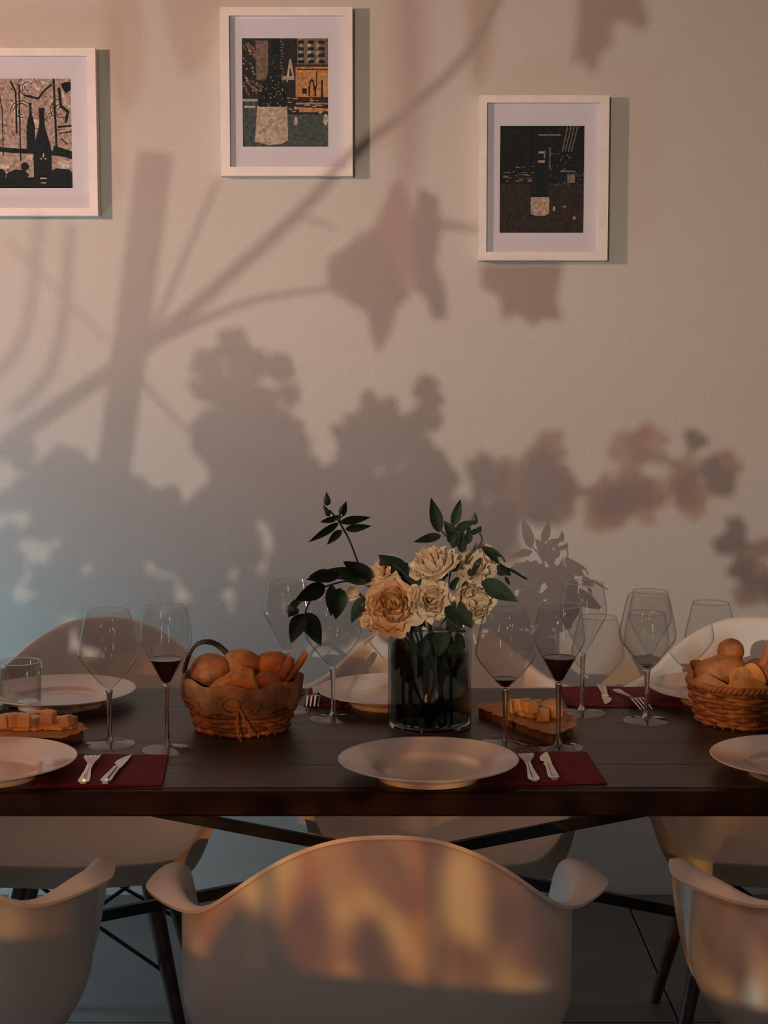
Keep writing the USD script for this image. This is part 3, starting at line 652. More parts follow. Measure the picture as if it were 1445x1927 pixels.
bread('bread_wedge', 'wedge-shaped cut of bread lying at the front of the burlap-lined basket', rotm(wm, (1, 0, 0), PI / 2), P(440, 1284, y0 - .045), (20, 0, 4), m_bread[2])
bread('bread_roll', 'low bread piece filling the front right of the burlap-lined basket', lump(.026, .022, .020, 5), P(502, 1288, y0 - .030), (0, 0, 0), m_bread[1])
def stick(name, label, pa, pb, r, seed):
    a, b = np.array(pa), np.array(pb); n = 26; t = np.linspace(0, 1, n)
    pts = a + (b - a) * t[:, None]; pts += .0012 * np.stack([np.sin(t * 9 + seed), np.cos(t * 8 + seed), np.sin(t * 7)], -1)
    rr = r * (1 + .14 * (noise(np.stack([t * 12, t * 0 + seed, t * 0], -1), 3) - .5)) * np.clip(np.sqrt(np.clip(1 - (2 * t - 1) ** 14, 0.05, 1)), .3, 1)
    p = obj(name, tube(pts - a, rr, 12), m_bread[1], None, smooth=60)
    UsdGeom.Xformable(p).AddTranslateOp().Set(tuple(map(float, a))); return tag(p, label, 'breadstick')
stick('breadstick', 'longest breadstick jutting out to the upper right of the burlap-lined basket', P(508, 1322, y0 - .01), P(577, 1227, y0 - .005), .0062, 1)
stick('breadstick', 'middle breadstick of the bunch in the burlap-lined basket', P(500, 1320, y0 - .02), P(551, 1237, y0 - .01), .0078, 2)
stick('breadstick', 'shorter breadstick left of the others in the burlap-lined basket', P(492, 1318, y0 - .012), P(538, 1238, y0 + .012), .0080, 3)

bc = T(1400, 1357); BR = np.array([bc[0], bc[1], TAB_Z])
bk = thing('bread_basket', 'round wicker bread basket with a pale jagged liner, at the right edge', 'basket', BR)
weave(.074, .090, .066, 9, 28, bk, [m_wicker, m_wicker, m_wicker2], amp=.003, r=.0044)
braid(.0915, .068, .0046, bk, m_wicker)
pts = []
for t in np.linspace(0, 2 * PI, 121):
    pts.append([((r + .004 * math.sin(13 * t) * f) * math.cos(t), (r + .004 * math.sin(13 * t) * f) * math.sin(t), z + .014 * f * abs(math.sin(4.5 * t)) ) for r, z, f in ((.078, .02, 0), (.084, .05, 0), (.088, .066, .3), (.094, .078, 1.0))])
pts[-1] = pts[0]
obj('liner', grid(np.array(pts)[::-1], .001), m_paper, bk, smooth=50, label='pale straw-coloured liner standing above the rim')
y1 = BR[1]
bread('bread_roll', 'small round dark roll on top of the right bread basket', lump(.022, .022, .022, 11, .06), P(1375, 1226, y1 + .01), (0, 0, 0), m_bread[1])
bread('bread_roll', 'big crusty bread piece at the left of the right bread basket', lump(.044, .034, .028, 12), P(1355, 1264, y1 - .005), (0, -14, 10), m_bread[0])
bread('bread_slice', 'cut bread slice standing at the front of the right bread basket', slice_mesh(.020, .026, .012, 1), P(1392, 1284, y1 - .055), (78, 0, 20), m_bread[2])
bread('bread_slice', 'cut bread slice beside the breadstick in the right bread basket', slice_mesh(.020, .028, .012, 2), P(1415, 1282, y1 - .050), (75, 0, -10), m_bread[2])
bread('bread_roll', 'bread piece at the right of the right bread basket, cut by the photo edge', lump(.036, .030, .026, 14), P(1440, 1268, y1 + .0), (0, 10, -20), m_bread[1])
stick('breadstick', 'breadstick leaning up to the right in the right bread basket', P(1418, 1290, y1 - .02), P(1462, 1190, y1 + .0), .0085, 4)
stick('breadstick', 'breadstick behind the leaning one in the right bread basket', P(1425, 1290, y1 - .0), P(1482, 1205, y1 + .02), .0085, 5)

# ------------------------------------------------------------------ cheese boards
def cheese_board(label, quad, cubes, place, grp, seed):
    c = np.array([T(*q, TAB_Z + .016) for q in quad]); ctr = c.mean(0)
    g = thing('serving_board', label, 'board', (ctr[0], ctr[1], TAB_Z))
    pol = Polygon(c[:, :2] - ctr[:2]).buffer(-.006).buffer(.006)
    obj('board', moved(extr(pol.buffer(-.004), .015), 0, 0, 0), m_board, g, smooth=30)
    pp = np.array(pol.buffer(.003).segmentize(.008).exterior.coords)[:-1]
    rs = np.random.default_rng(seed); pp = pp + rs.normal(0, .0016, pp.shape)
    t = extr(Polygon(pp).buffer(0), .0009).subdivide_to_size(.012); v = t.vertices.copy(); v[:, 2] += .0155 + .0018 * noise(np.c_[v[:, :2] * 30, v[:, :1] * 0], 4); t.vertices = v
    obj('paper', t, m_paper, g, smooth=50, label='straw-coloured paper sheet')
    rows = {}
    for (px, py, dz, s) in cubes: rows.setdefault('top layer' if dz > .004 else ('front row' if py > np.median([c_[1] for c_ in cubes]) else 'back row'), []).append(px)
    for k, (px, py, dz, s) in enumerate(cubes):
        row = 'top layer' if dz > .004 else ('front row' if py > np.median([c_[1] for c_ in cubes]) else 'back row')
        nth = ('first second third fourth fifth sixth seventh eighth ninth tenth'.split())[sorted(rows[row], reverse=True).index(px)]
        s *= 1.16
        p = T(px, py, TAB_Z + .018 + dz)
        hs = s / 2; m = box(-hs, hs, -hs, hs, 0, s * .9, .0018); v = m.vertices; m.vertices = v * (1 + .12 * rs.uniform(-1, 1, 3))
        q = obj('cheese_cube', m, m_cheese[k % 2], None, smooth=False)
        x = UsdGeom.Xformable(q); x.AddTranslateOp().Set(tuple(map(float, p))); x.AddRotateZOp().Set(float(rs.uniform(0, 90)))
        if dz > .004: x.AddRotateXOp().Set(float(rs.uniform(-14, 14)))
        tag(q, f'pale cheese cube on {place}, {row}, {nth} from the right', 'cheese', grp)
cheese_board('dark serving board of cheese on straw paper, at the left edge before the tumbler', [(-110, 1392), (118, 1388), (162, 1374), (150, 1362), (-110, 1352)],
             [(0, 1372, 0, .019), (22, 1371, 0, .018), (42, 1374, 0, .02), (66, 1373, 0, .02), (90, 1372, 0, .018), (112, 1372, 0, .02), (132, 1370, 0, .018), (12, 1366, 0, .019), (36, 1364, 0, .02), (60, 1363, 0, .019), (84, 1363, 0, .02), (90, 1361, .017, .018), (24, 1368, .017, .018), (46, 1368, .017, .018), (4, 1370, .017, .018), (126, 1367, .012, .016)], 'the left board', 'cheese cubes on the left board', 3)
cheese_board('dark triangular serving board with straw paper and cheese cubes, right of the vase', [(893, 1328), (1010, 1318), (1082, 1352), (1080, 1366), (1042, 1382), (1030, 1380)],
             [(972, 1340, 0, .019), (990, 1338, 0, .02), (1008, 1341, 0, .019), (1026, 1346, 0, .019), (1044, 1350, 0, .018), (985, 1346, 0, .018), (1004, 1350, 0, .019), (1022, 1356, 0, .018), (980, 1339, .017, .018), (998, 1341, .017, .018), (1040, 1342, 0, .02)], 'the triangular board', 'cheese cubes on the triangular board', 4)

# ------------------------------------------------------------------ vase and roses
vb = T(808, 1367); V = np.array([vb[0], vb[1], TAB_Z]); VR = .0685; VH = .170
vs = thing('vase', 'clear cylindrical glass vase of dark water holding the roses', 'vase', V)
obj('outer_wall', lathe([(VR, .004), (VR, VH)], 72), m_vase, vs, smooth=True)
obj('inner_wall', lathe([(VR - .004, .013), (VR - .004, VH)], 72), m_vase, vs, smooth=True)
obj('base', lathe([(0, .013), (VR - .006, .012), (VR - .001, .009), (VR, .005), (VR - .003, 0), (0, 0)], 72), m_glass, vs, smooth=40)
obj('rim', lathe([(VR - .002 + .0024 * math.cos(t), VH + .0016 * math.sin(t)) for t in np.linspace(0, 2 * PI, 10, endpoint=False)], 72, closed=True), m_glass, vs, smooth=True)
obj('water', lathe([(0, .0145), (VR - .0046, .0145), (VR - .0046, .128), (0, .128)], 60), m_water, vs, smooth=30)

def leaf_mesh(base, tip, width, nrm, droop=.12, fold=.25, nu=9, nv=7, serr=.0):
    b, t = np.array(base, float), np.array(tip, float); d = t - b; L_ = np.linalg.norm(d); d /= L_
    n = np.array(nrm, float); n -= d * n.dot(d); n /= np.linalg.norm(n) + 1e-9; s = np.cross(d, n)
    u = np.linspace(0, 1, nu + 4); v = np.linspace(-1, 1, nv)
    w = width / 2 * (np.sin(PI * u ** .78) ** .85) * (1 - .25 * u); w[0] = w[-1] = width * .004
    w = w * (1 + serr * np.where(np.arange(len(u)) % 2, 1, -1))
    Pt = b + (d * L_) * u[:, None, None] + s * (v[None, :, None] * w[:, None, None])
    Pt = Pt + n * (fold * np.abs(v)[None, :, None] * w[:, None, None] - droop * L_ * (u[:, None, None] ** 2 - .3 * u[:, None, None]))
    return grid(Pt, .0004)
def to_local(m, o): m = m.copy(); m.apply_translation(-np.asarray(o)); return m
rl = random.Random(21)
def lf(parent, org, p0, p1, w=.46, dy0=0.0, dy1=0.0, mi=None, yb=None, name='leaf', tilt=None):
    """A leaf from pixel p0 to pixel p1, depths relative to the vase's axis."""
    y_ = V[1] if yb is None else yb
    a, b = P(*p0, y_ + dy0), P(*p1, y_ + dy1)
    n = np.array(tilt if tilt is not None else (rl.uniform(-.35, .35), -1, rl.uniform(-.1, .5)))
    return obj(name, to_local(leaf_mesh(a, b, np.linalg.norm(b - a) * w, n), org), m_leafs[rl.randrange(3) if mi is None else mi], parent, smooth=60)
def stem_to(parent, org, pts, r=.0016, name='stem'): return obj(name, to_local(tube(smoothline(pts, 26), r, 7), org), m_stem, parent, smooth=60)

def petal(rb, tip_r, tip_z, half, phi, curl, seed, bulge=.55, ruff=.05, nu=9, nv=7):
    """One petal: from the bloom's base out and up to its tip, as wide as the angle 2*half."""
    u = np.linspace(0, 1, nu)[:, None]; v = np.linspace(-1, 1, nv)[None, :]
    wid = np.sin(PI * (.16 + .62 * u)) ** .8 * half
    ang = phi + v * wid
    top = 1 - .16 * v ** 2 * u + ruff * (noise(np.stack(np.broadcast_arrays(v * 2.5 + seed, u * 2, u * 0 + seed * .7), -1), 5) - .5) * u
    # profile by a quadratic Bezier, bulging outwards near the base
    c_r, c_z = tip_r * bulge + rb + .35 * tip_r, tip_z * .12
    s = u * top
    r = (1 - s) ** 2 * rb + 2 * s * (1 - s) * c_r + s ** 2 * tip_r
    z = 2 * s * (1 - s) * c_z + s ** 2 * tip_z
    r = r + curl * np.clip(u - .7, 0, 1) ** 2 * 3; z = z - .6 * abs(curl) * np.clip(u - .75, 0, 1) ** 2 * 4
    r = r * (1 + ruff * 1.2 * (noise(np.stack(np.broadcast_arrays(v * 3 + seed, u * 3, u * 0), -1), 9) - .5) * u)
    return grid(np.stack(np.broadcast_arrays(r * np.cos(ang), r * np.sin(ang), z), -1))
def rose(label, px, py, dy, rad, axis, cols, layers, seed, stem=True, grp=None, extra=None):
    ctr = P(px, py, V[1] + dy)
    rs = np.random.default_rng(seed); A = frame_of(axis)
    org = ctr
    g = thing('rose', label, 'rose', org)
    Rr = rad; H = rad * .95
    base = -np.array(A[:, 2]) * H * .45
    for li, (cnt, t) in enumerate(layers):
        for k in range(cnt):
            phi = 2 * PI * (k + .5 * (li % 2)) / cnt + rs.uniform(-.5, .5) * 2 / cnt ** .5
            tt = np.clip(t + rs.uniform(-.05, .05), .03, 1.05)
            m = petal(Rr * .10, Rr * ((.10 + .92 * tt) if t > .12 else .03), H * (1.02 - .62 * tt ** 1.6 + rs.uniform(-.12, .10)), (PI / cnt) * (1.35 + .2 * rs.uniform(-1, 1)) if cnt > 3 else 1.0, phi, Rr * .12 * tt * rs.uniform(.2, 1.3), seed * 3 + li * 11 + k, ruff=.24 + .14 * tt)
            v = m.vertices @ A.T + base; m.vertices = v
            obj('petal', m, m_pet[cols[min(li, len(cols) - 1)]], g, smooth=70)
    cal = lathe([(0, -.1 * H), (Rr * .10, -.06 * H), (Rr * .16, .02 * H), (Rr * .10, .10 * H), (0, .12 * H)], 14); cal.vertices = cal.vertices @ A.T + base
    obj('calyx', cal, m_bud, g, smooth=60)
    if stem:
        e = ctr + base - A[:, 2] * H * .08
        foot = V + np.array([rs.uniform(-.03, .03), rs.uniform(-.03, .03), .02]); mid = V + np.array([(e[0] - V[0]) * .35, (e[1] - V[1]) * .35, .150])
        stem_to(g, org, [e, (e * .5 + mid * .5) + np.array([0, 0, .004]), mid, (mid + foot) / 2, foot], .0022)
    return g, org
full = [(3, .05), (3, .14), (4, .24), (5, .36), (5, .50), (6, .66), (6, .82), (6, 1.0)]
mid_ = [(3, .06), (3, .18), (4, .34), (5, .54), (5, .78), (6, 1.0)]
rose('large peach-coloured garden rose in full bloom, lowest left of the big blooms', 738, 1136, -.050, .047, (-.10, -.85, .30), ['gold', 'gold', 'gold', 'gold', 'peach', 'peach', 'peach', 'cream'], full, 1)
rose('cream garden rose at the centre of the bunch, right of the peach bloom', 810, 1127, -.052, .036, (.12, -.95, .25), ['cream', 'cream', 'cream', 'ivory', 'ivory', 'ivory'], mid_, 2)
rose('cream garden rose topmost at the centre of the bunch', 812, 1056, -.025, .040, (-.25, -.55, .75), ['cream', 'cream', 'ivory', 'ivory', 'ivory', 'ivory'], mid_, 3)
rose('ruffled cream rose at the right, drooping over the vase rim', 893, 1128, -.030, .041, (.45, -.75, .10), ['cream', 'ivory', 'ivory', 'ivory', 'ivory', 'ivory'], mid_, 4)
rose('cream rose at the upper right, half behind thin stems', 893, 1064, -.002, .034, (.35, -.55, .65), ['ivory', 'ivory', 'ivory', 'cream', 'ivory'], [(3, .1), (4, .3), (5, .6), (5, 1.0)], 5)
rose('small pale rose farthest right in the bunch, behind a dark leaf', 922, 1042, .02, .022, (.7, -.3, .6), ['ivory', 'cream'], [(3, .3), (4, .9)], 6)
rose('small dusky peach rose low at the left, behind the large peach bloom', 690, 1160, -.030, .026, (-.6, -.6, -.2), ['peach'], [(3, .2), (4, .6), (4, 1.0)], 7)
rose('small cream rose peeping out above the large peach bloom', 708, 1078, -.01, .024, (-.4, -.5, .7), ['cream', 'peach'], [(3, .2), (4, .6), (4, 1.0)], 8)
g, org = rose('pale half-open rosebud among leaves at the left of the bunch', 665, 1116, -.040, .020, (-.75, -.55, .05), ['cream', 'ivory', 'cream'], [(3, .08), (3, .30), (3, .55)], 9)
lf(g, org, (684, 1124), (660, 1172), .48, -.035, -.04, 1); lf(g, org, (640, 1106), (632, 1166), .62, -.03, -.04, 0); lf(g, org, (690, 1096), (650, 1092), .4, -.03, -.035, 2)

def sprig(label, stems, leaves, buds=(), r=.0015):
    org = P(*stems[0][0], V[1]); g = thing('rose_sprig', label, 'sprig', org)
    for st in stems: stem_to(g, org, [P(q[0], q[1], V[1] + (q[2] if len(q) > 2 else 0)) for q in st], r)
    for l in leaves: lf(g, org, *l)
    for (p0, p1, w, dy) in buds:
        a, b = P(*p0, V[1] + dy), P(*p1, V[1] + dy); d = b - a; L_ = np.linalg.norm(d); A = frame_of(d)
        m = lathe([(0, 0), (w * L_ * .5, L_ * .12), (w * L_ * .62, L_ * .30), (w * L_ * .42, L_ * .60), (w * L_ * .14, L_ * .85), (0, L_)], 12); m.vertices = m.vertices @ A.T + a - org
        obj('bud', m, m_bud, g, smooth=60)
    return g
sprig('upright sprig of dark rose leaves and closed buds, tallest at the left of the bunch', [[(700, 1110), (682, 1078), (671, 1052), (658, 1018), (639, 984), (620, 960)], [(652, 1005), (641, 985), (639, 966)]],
      [((640, 983), (698, 973), .30, 0, .01, 1), ((650, 996), (698, 990), .34, 0, -.01, 1), ((643, 998), (615, 1024), .44, 0, -.01, 1), ((637, 984), (581, 1021), .24, 0, -.015, 1), ((634, 975), (602, 983), .40, 0, 0, 1), ((622, 975), (645, 972), .4, 0, 0, 0), ((645, 972), (652, 943), .36, 0, 0, 1)],
      [((616, 952), (614, 924), .42, 0), ((620, 972), (607, 948), .34, 0), ((640, 968), (650, 944), .40, .004)])
sprig('drooping branch of dark rose leaves reaching out to the left above the bread basket', [[(700, 1110), (664, 1093), (630, 1098), (603, 1108), (570, 1128), (555, 1144)], [(664, 1093), (632, 1088), (600, 1090)], [(603, 1108), (585, 1128), (574, 1156)]],
      [((700, 1092), (647, 1056), .58, -.02, -.03, 1), ((672, 1082), (616, 1072), .44, -.02, -.02, 0), ((640, 1082), (576, 1091), .36, -.02, -.03, 1), ((612, 1102), (556, 1130), .56, -.02, -.04, 1), ((572, 1155), (546, 1209), .62, -.03, -.05, 1), ((577, 1153), (603, 1215), .58, -.03, -.05, 1), ((622, 1075), (580, 1085), .4, -.02, -.02, 0), ((562, 1128), (538, 1152), .4, -.03, -.03, 0), ((625, 1100), (622, 1160), .42, -.025, -.035, 0)],
      [((556, 1140), (542, 1162), .80, -.03)])
sprig('tall sprig of oval rose leaves above the topmost cream rose', [[(840, 1120), (850, 1060), (853, 1020), (851, 985)], [(853, 1020), (870, 1000), (890, 985)], [(853, 1020), (836, 1005), (824, 990)]],
      [((826, 1002), (812, 936), .42, 0, .01, 1), ((852, 990), (867, 940), .42, 0, 0, 2), ((858, 998), (893, 980), .50, 0, -.01, 1), ((830, 1008), (779, 1019), .36, 0, -.01, 1), ((858, 1014), (836, 980), .62, -.004, -.004, 1), ((850, 1030), (868, 1000), .6, -.008, -.006, 1), ((880, 1024), (884, 990), .5, 0, 0, 0), ((845, 1022), (856, 1000), .8, -.01, -.01, 1), ((868, 1040), (872, 1000), .5, .0, .0, 1), ((884, 1004), (906, 996), .5, 0, 0, 1)],
      [((892, 988), (894, 962), .42, 0)])
sprig('thin-stemmed sprig trailing off to the right of the bunch toward the glasses', [[(850, 1110), (875, 1060), (905, 1029), (930, 1035), (950, 1058)], [(875, 1060), (893, 1035), (906, 1018), (902, 1003)], [(905, 1029), (925, 1050), (955, 1070), (992, 1090)], [(860, 1080), (882, 1048), (897, 1022)]],
      [((910, 1030), (942, 1062), .34, -.01, -.01, 1), ((935, 1064), (962, 1084), .60, -.01, -.01, 1), ((958, 1070), (994, 1092), .14, -.01, -.01, 1), ((906, 1094), (974, 1131), .50, -.02, -.04, 0), ((935, 1080), (965, 1070), .5, -.01, 0, 1), ((892, 1072), (905, 1048), .5, -.02, -.02, 1), ((880, 1082), (898, 1068), .7, -.02, -.02, 1), ((898, 1002), (906, 990), .8, 0, 0, 1), ((920, 1036), (945, 1048), .4, 0, 0, 0), ((950, 1085), (960, 1102), .4, 0, 0, 1)])
sprig('cluster of broad dark rose leaves filling the middle of the bunch', [[(800, 1180), (790, 1140), (770, 1090), (740, 1062)], [(820, 1190), (850, 1150), (880, 1120)]],
      [((764, 1078), (712, 1046), .66, .01, .0, 1), ((735, 1090), (716, 1048), .62, .005, 0, 1), ((790, 1085), (744, 1062), .7, .01, .01, 1), ((775, 1100), (758, 1062), .8, .01, .01, 1), ((845, 1135), (890, 1181), .62, -.045, -.06, 0), ((840, 1140), (862, 1175), .6, -.045, -.06, 1), ((850, 1100), (890, 1088), .6, -.02, -.02, 1), ((848, 1110), (868, 1085), .7, -.02, -.02, 1), ((770, 1110), (792, 1075), .7, 0, 0, 1), ((848, 1120), (880, 1135), .6, -.01, -.01, 1), ((780, 1150), (770, 1185), .7, -.02, -.03, 1), ((800, 1165), (750, 1185), .6, -.02, -.02, 1), ((840, 1165), (876, 1190), .6, -.01, -.02, 1), ((815, 1095), (845, 1080), .6, -.03, -.03, 0), ((850, 1075), (866, 1060), .6, -.02, -.02, 1)])
# leaves and stems standing in the water
ls = []
for k in range(30):
    x, yy = rl.uniform(752, 866), rl.uniform(1185, 1250); a_ = rl.uniform(0, 2 * PI)
    ls.append(((x, yy), (min(max(x + 34 * math.cos(a_), 744), 874), yy + 20 + 24 * abs(math.sin(a_))), rl.uniform(.5, .8), rl.uniform(-.045, .03), rl.uniform(-.045, .03), rl.choice((0, 1, 1))))
ls += [((832, 1180), (826, 1236), .70, -.045, -.058, 2), ((800, 1200), (792, 1246), .6, -.05, -.055, 1)]
sprig('tangle of dark leaves and stems under water in the vase', [[(790, 1180), (800, 1260), (790, 1330), (770, 1362)], [(820, 1180), (822, 1270), (836, 1330), (840, 1365)], [(845, 1180), (838, 1250), (820, 1320), (800, 1355)], [(760, 1180), (772, 1260), (800, 1330), (826, 1358)], [(862, 1185), (850, 1260), (848, 1320), (850, 1356)], [(775, 1185), (762, 1260), (760, 1330), (765, 1352)]], ls, r=.0028)

# ------------------------------------------------------------------ unseen and added lamps, and the added vine that patterns the beam
def hanging_bulb(label, x, y, z):  # unseen bulb out of view, lights chairs and glasses
    g = thing('unseen_pendant_lamp', label, 'lamp', (x, y, z))
    obj('cord', tube([(0, 0, .07), (0, 0, CZ - z)], .003, 8), m_rod, g); obj('socket', lathe([(0, .075), (.016, .073), (.018, .03), (.012, .026), (0, .026)], 20), m_brass, g, smooth=40)
    obj('bulb', trimesh.creation.icosphere(3, .03), m_bulb, g, smooth=True)
for place, x, y, z in (('far left of the camera', -1.45, .30, 1.64), ('just left of the lamp beam', -1.08, .62, 1.60), ('just right of the camera', .34, .12, 1.62), ('right of the camera, lowest', .82, .50, 1.58), ('far right of the camera', 1.40, .30, 1.66), ('nearest the table at the right', .62, .95, 1.68), ('behind the camera at the right', 1.10, -.25, 1.60), ('behind the camera at the left', -1.25, -.35, 1.62)):
    hanging_bulb('unseen warm pendant bulb on a black cord, ' + place, x, y, z)
def added_globe_lamp(label, pos, r, mat_):
    g = thing('added_globe_lamp', label, 'lamp', (pos[0], pos[1], 0))
    obj('base', lathe([(0, .02), (.10, .018), (.11, .006), (.11, 0), (0, 0)], 32), m_iron, g, smooth=40)
    obj('pole', tube([(0, 0, .015), (0, 0, pos[2] - r * .96)], .009, 12), m_iron, g)
    obj('globe', moved(trimesh.creation.icosphere(3, r), 0, 0, pos[2]), mat_, g, smooth=True)
added_globe_lamp('added low globe lamp giving blue fill light, left of the table', BLUE_POS, .12, m_blue)  # added lamp, gives the blue fill at lower left
tl = thing('unseen_uplighter', 'unseen standing lamp with a shallow black bowl and rosy globe, lighting the upper wall', 'lamp', (PINK_POS[0], PINK_POS[1], 0))
obj('base', lathe([(0, .02), (.14, .018), (.15, .006), (.15, 0), (0, 0)], 32), m_iron, tl, smooth=40)
obj('pole', tube([(0, 0, .015), (0, 0, PINK_POS[2] - .118)], .012, 12), m_iron, tl)
zb = PINK_POS[2] - .078
obj('bowl', lathe([(0, zb - .055), (.10, zb - .045), (.19, zb - .015), (.22, zb), (.223, zb - .002), (.19, zb - .022), (.10, zb - .053), (0, zb - .062)], 48), m_iron, tl, smooth=40)  # bowl shaped to keep this unseen lamp off the table and lower wall
obj('globe', moved(trimesh.creation.icosphere(3, .05), 0, 0, PINK_POS[2]), m_pink, tl, smooth=True)

sl = thing('unseen_spot_lamp', 'unseen black can lamp behind the camera, standing in for the projector', 'lamp', (LAMP[0], LAMP[1], 0))  # unseen lamp in place of the projector
obj('base', lathe([(0, .02), (.16, .018), (.17, .006), (.17, 0), (0, 0)], 32), m_iron, sl, smooth=40)
obj('pole', tube([(0, -.03, .015), (0, -.03, LAMP[2] - .06)], .011, 12), m_iron, sl)
can = lathe([(0, -.09), (.06, -.09), (.062, -.08), (.062, .075), (.058, .075), (.058, -.084), (0, -.084)], 32); rotm(can, (1, 0, 0), -PI / 2); rotm(can, (0, 0, 1), -math.radians(7)); can.apply_translation((0, 0, LAMP[2]))
obj('can', can, m_iron, sl, smooth=40)

VY = -.55
def S(px, py, y=VY):                          # a point at depth y on the lamp's beam to that spot of the wall
    w = P(px, py, WALL_Y); return LAMP + (w - LAMP) * (y - LAMP[1]) / (w[1] - LAMP[1])
KS = (VY - LAMP[1]) / (WALL_Y - LAMP[1]) * WALL_Y / FPX      # metres on the vine for one pixel of its shadow
dv = box(-.30, .5, -.02, .02, 0, 1.428); rotm(dv, (0, 0, 1), math.radians(-20));  # added panel, cuts the beam off across the chair backs
p = obj('added_beam_stop', dv, m_dark_wall, smooth=False); UsdGeom.Xformable(p).AddTranslateOp().Set((-.568, -.72, 0)); tag(p, 'added panel behind the camera that cuts off the bottom of the beam', 'beam_stop')
vine_o = np.array([S(205, 950)[0] - .02, VY, 0])
pt = thing('added_planter', 'added dark pot at the foot of the added vine', 'added_planter', vine_o)  # added, only carries the vine
obj('box', lathe([(0, .01), (.04, .01), (.052, .30), (.060, .30), (.05, 0), (0, 0)], 32), m_iron, pt, smooth=40); obj('soil', lathe([(0, .272), (.048, .27), (.048, .265), (0, .262)], 24), m_bark, pt, smooth=40)
vn = thing('added_grapevine', 'added vine on a stake behind the camera, its shadow standing for projected leaves', 'vine', vine_o + np.array([0, 0, .265]))  # added vine, shaped to cast the projected leaf pattern
VO = vine_o + np.array([0, 0, .265])
def vobj(name, m, mat_, smooth=60): return obj(name, to_local(m, VO), mat_, vn, smooth=smooth)
tp, bt = S(293, 286), S(205, 950); fl_ = bt + (bt - tp) * ((bt[2] - .262) / (tp[2] - bt[2])); fl_[0] = VO[0]
vobj('stake', tube([tp, bt, fl_], [34 * KS, 33 * KS, 33 * KS], 4), m_bark, smooth=False)
def cane(pts, w, y=VY):
    q = smoothline([S(a, b, y) for a, b in pts], 40); k = KS * (y - LAMP[1]) / (VY - LAMP[1])
    vobj('cane', tube(q, np.linspace(w[0], w[1], 40) / 2 * k, 8), m_bark)
cane([(-60, 905), (100, 772), (280, 648), (430, 520), (590, 372), (690, 268), (790, 190), (900, 70), (960, -60)], (38, 13))
cane([(300, 640), (360, 612), (470, 568), (560, 550), (640, 540)], (18, 9), VY + .02)
cane([(285, 630), (345, 490), (412, 335)], (13, 10), VY - .02)
cane([(545, 412), (590, 415), (632, 432)], (9, 5), VY - .03)
cane([(80, 400), (62, 540), (40, 640), (-10, 705)], (20, 20), VY - .25)
cane([(133, 420), (120, 600), (92, 700), (20, 772)], (20, 20), VY - .25)
cane([(265, 715), (310, 765), (352, 812)], (10, 6)); cane([(10, 450), (80, 520), (200, 640)], (9, 7), VY - .12)
cane([(820, 420), (905, 432)], (18, 12), VY - .1); cane([(1000, 950), (1060, 935), (1120, 920)], (10, 12)); cane([(1240, 850), (1285, 880), (1345, 900)], (8, 6))
def grape_leaf(px, py, size, rot, mat_, y=VY, ax=1.0, seed=0, lobes=.26):
    k = KS * (y - LAMP[1]) / (VY - LAMP[1]); c = S(px, py, y); n = 44; t = np.arange(n) * 2 * PI / n
    rr = size / 2 * (1 - lobes + lobes * np.abs(np.cos(2.5 * t)) ** .7) * (1 + .07 * np.cos(t * 21 + seed) + .08 * np.sin(3 * t + seed * 1.7)) * (1 - .35 * np.exp(-((t - PI) / .28) ** 2))
    x, z = rr * np.cos(t), rr * ax * np.sin(t); r_ = math.radians(rot)
    X, Z = (x * math.cos(r_) - z * math.sin(r_)) * k, (x * math.sin(r_) + z * math.cos(r_)) * k
    v = np.vstack([np.stack([X, .10 * np.hypot(X, Z), Z], 1), [[0, 0, 0]]]) + c
    f = np.array([[n, i, (i + 1) % n] for i in range(n)])
    vobj('leaf', trimesh.Trimesh(v, f, process=False), mat_, smooth=False)
def poly_leaf(pts, mat_, y=VY):
    c = np.mean(pts, 0); cs_ = S(*c, y)
    p2 = Polygon(pts).segmentize(14); q = np.array([S(a, b, y) for a, b in np.array(p2.exterior.coords)[:-1]])
    m = extr(Polygon(q[:, [0, 2]] - cs_[[0, 2]]), .0004); rotm(m, (1, 0, 0), PI / 2); m.apply_translation(cs_); vobj('leaf', m, mat_, smooth=False)
rv = random.Random(17)
O = m_vleaf
# the single leaves high up
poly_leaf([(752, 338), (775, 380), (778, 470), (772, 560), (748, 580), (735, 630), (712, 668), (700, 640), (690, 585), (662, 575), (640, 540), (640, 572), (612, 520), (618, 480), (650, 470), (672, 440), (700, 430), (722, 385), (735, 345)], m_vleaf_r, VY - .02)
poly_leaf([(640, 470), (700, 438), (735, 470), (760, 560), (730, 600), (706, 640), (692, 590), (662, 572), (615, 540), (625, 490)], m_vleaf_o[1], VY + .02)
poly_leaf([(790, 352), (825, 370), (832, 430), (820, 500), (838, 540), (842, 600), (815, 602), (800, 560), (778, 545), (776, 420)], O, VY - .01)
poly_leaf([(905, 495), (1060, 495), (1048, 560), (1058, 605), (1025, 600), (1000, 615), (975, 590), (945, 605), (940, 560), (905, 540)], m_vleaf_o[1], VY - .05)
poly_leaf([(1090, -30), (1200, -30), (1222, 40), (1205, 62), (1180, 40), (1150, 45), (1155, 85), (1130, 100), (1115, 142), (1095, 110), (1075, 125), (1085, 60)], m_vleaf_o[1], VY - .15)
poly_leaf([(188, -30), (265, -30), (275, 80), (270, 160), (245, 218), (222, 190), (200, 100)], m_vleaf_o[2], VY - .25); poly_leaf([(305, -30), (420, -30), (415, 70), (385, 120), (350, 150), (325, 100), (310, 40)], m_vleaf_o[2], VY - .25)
poly_leaf([(880, -30), (930, -30), (925, 90), (900, 175), (885, 130), (880, 60)], m_vleaf_o[2], VY - .3)
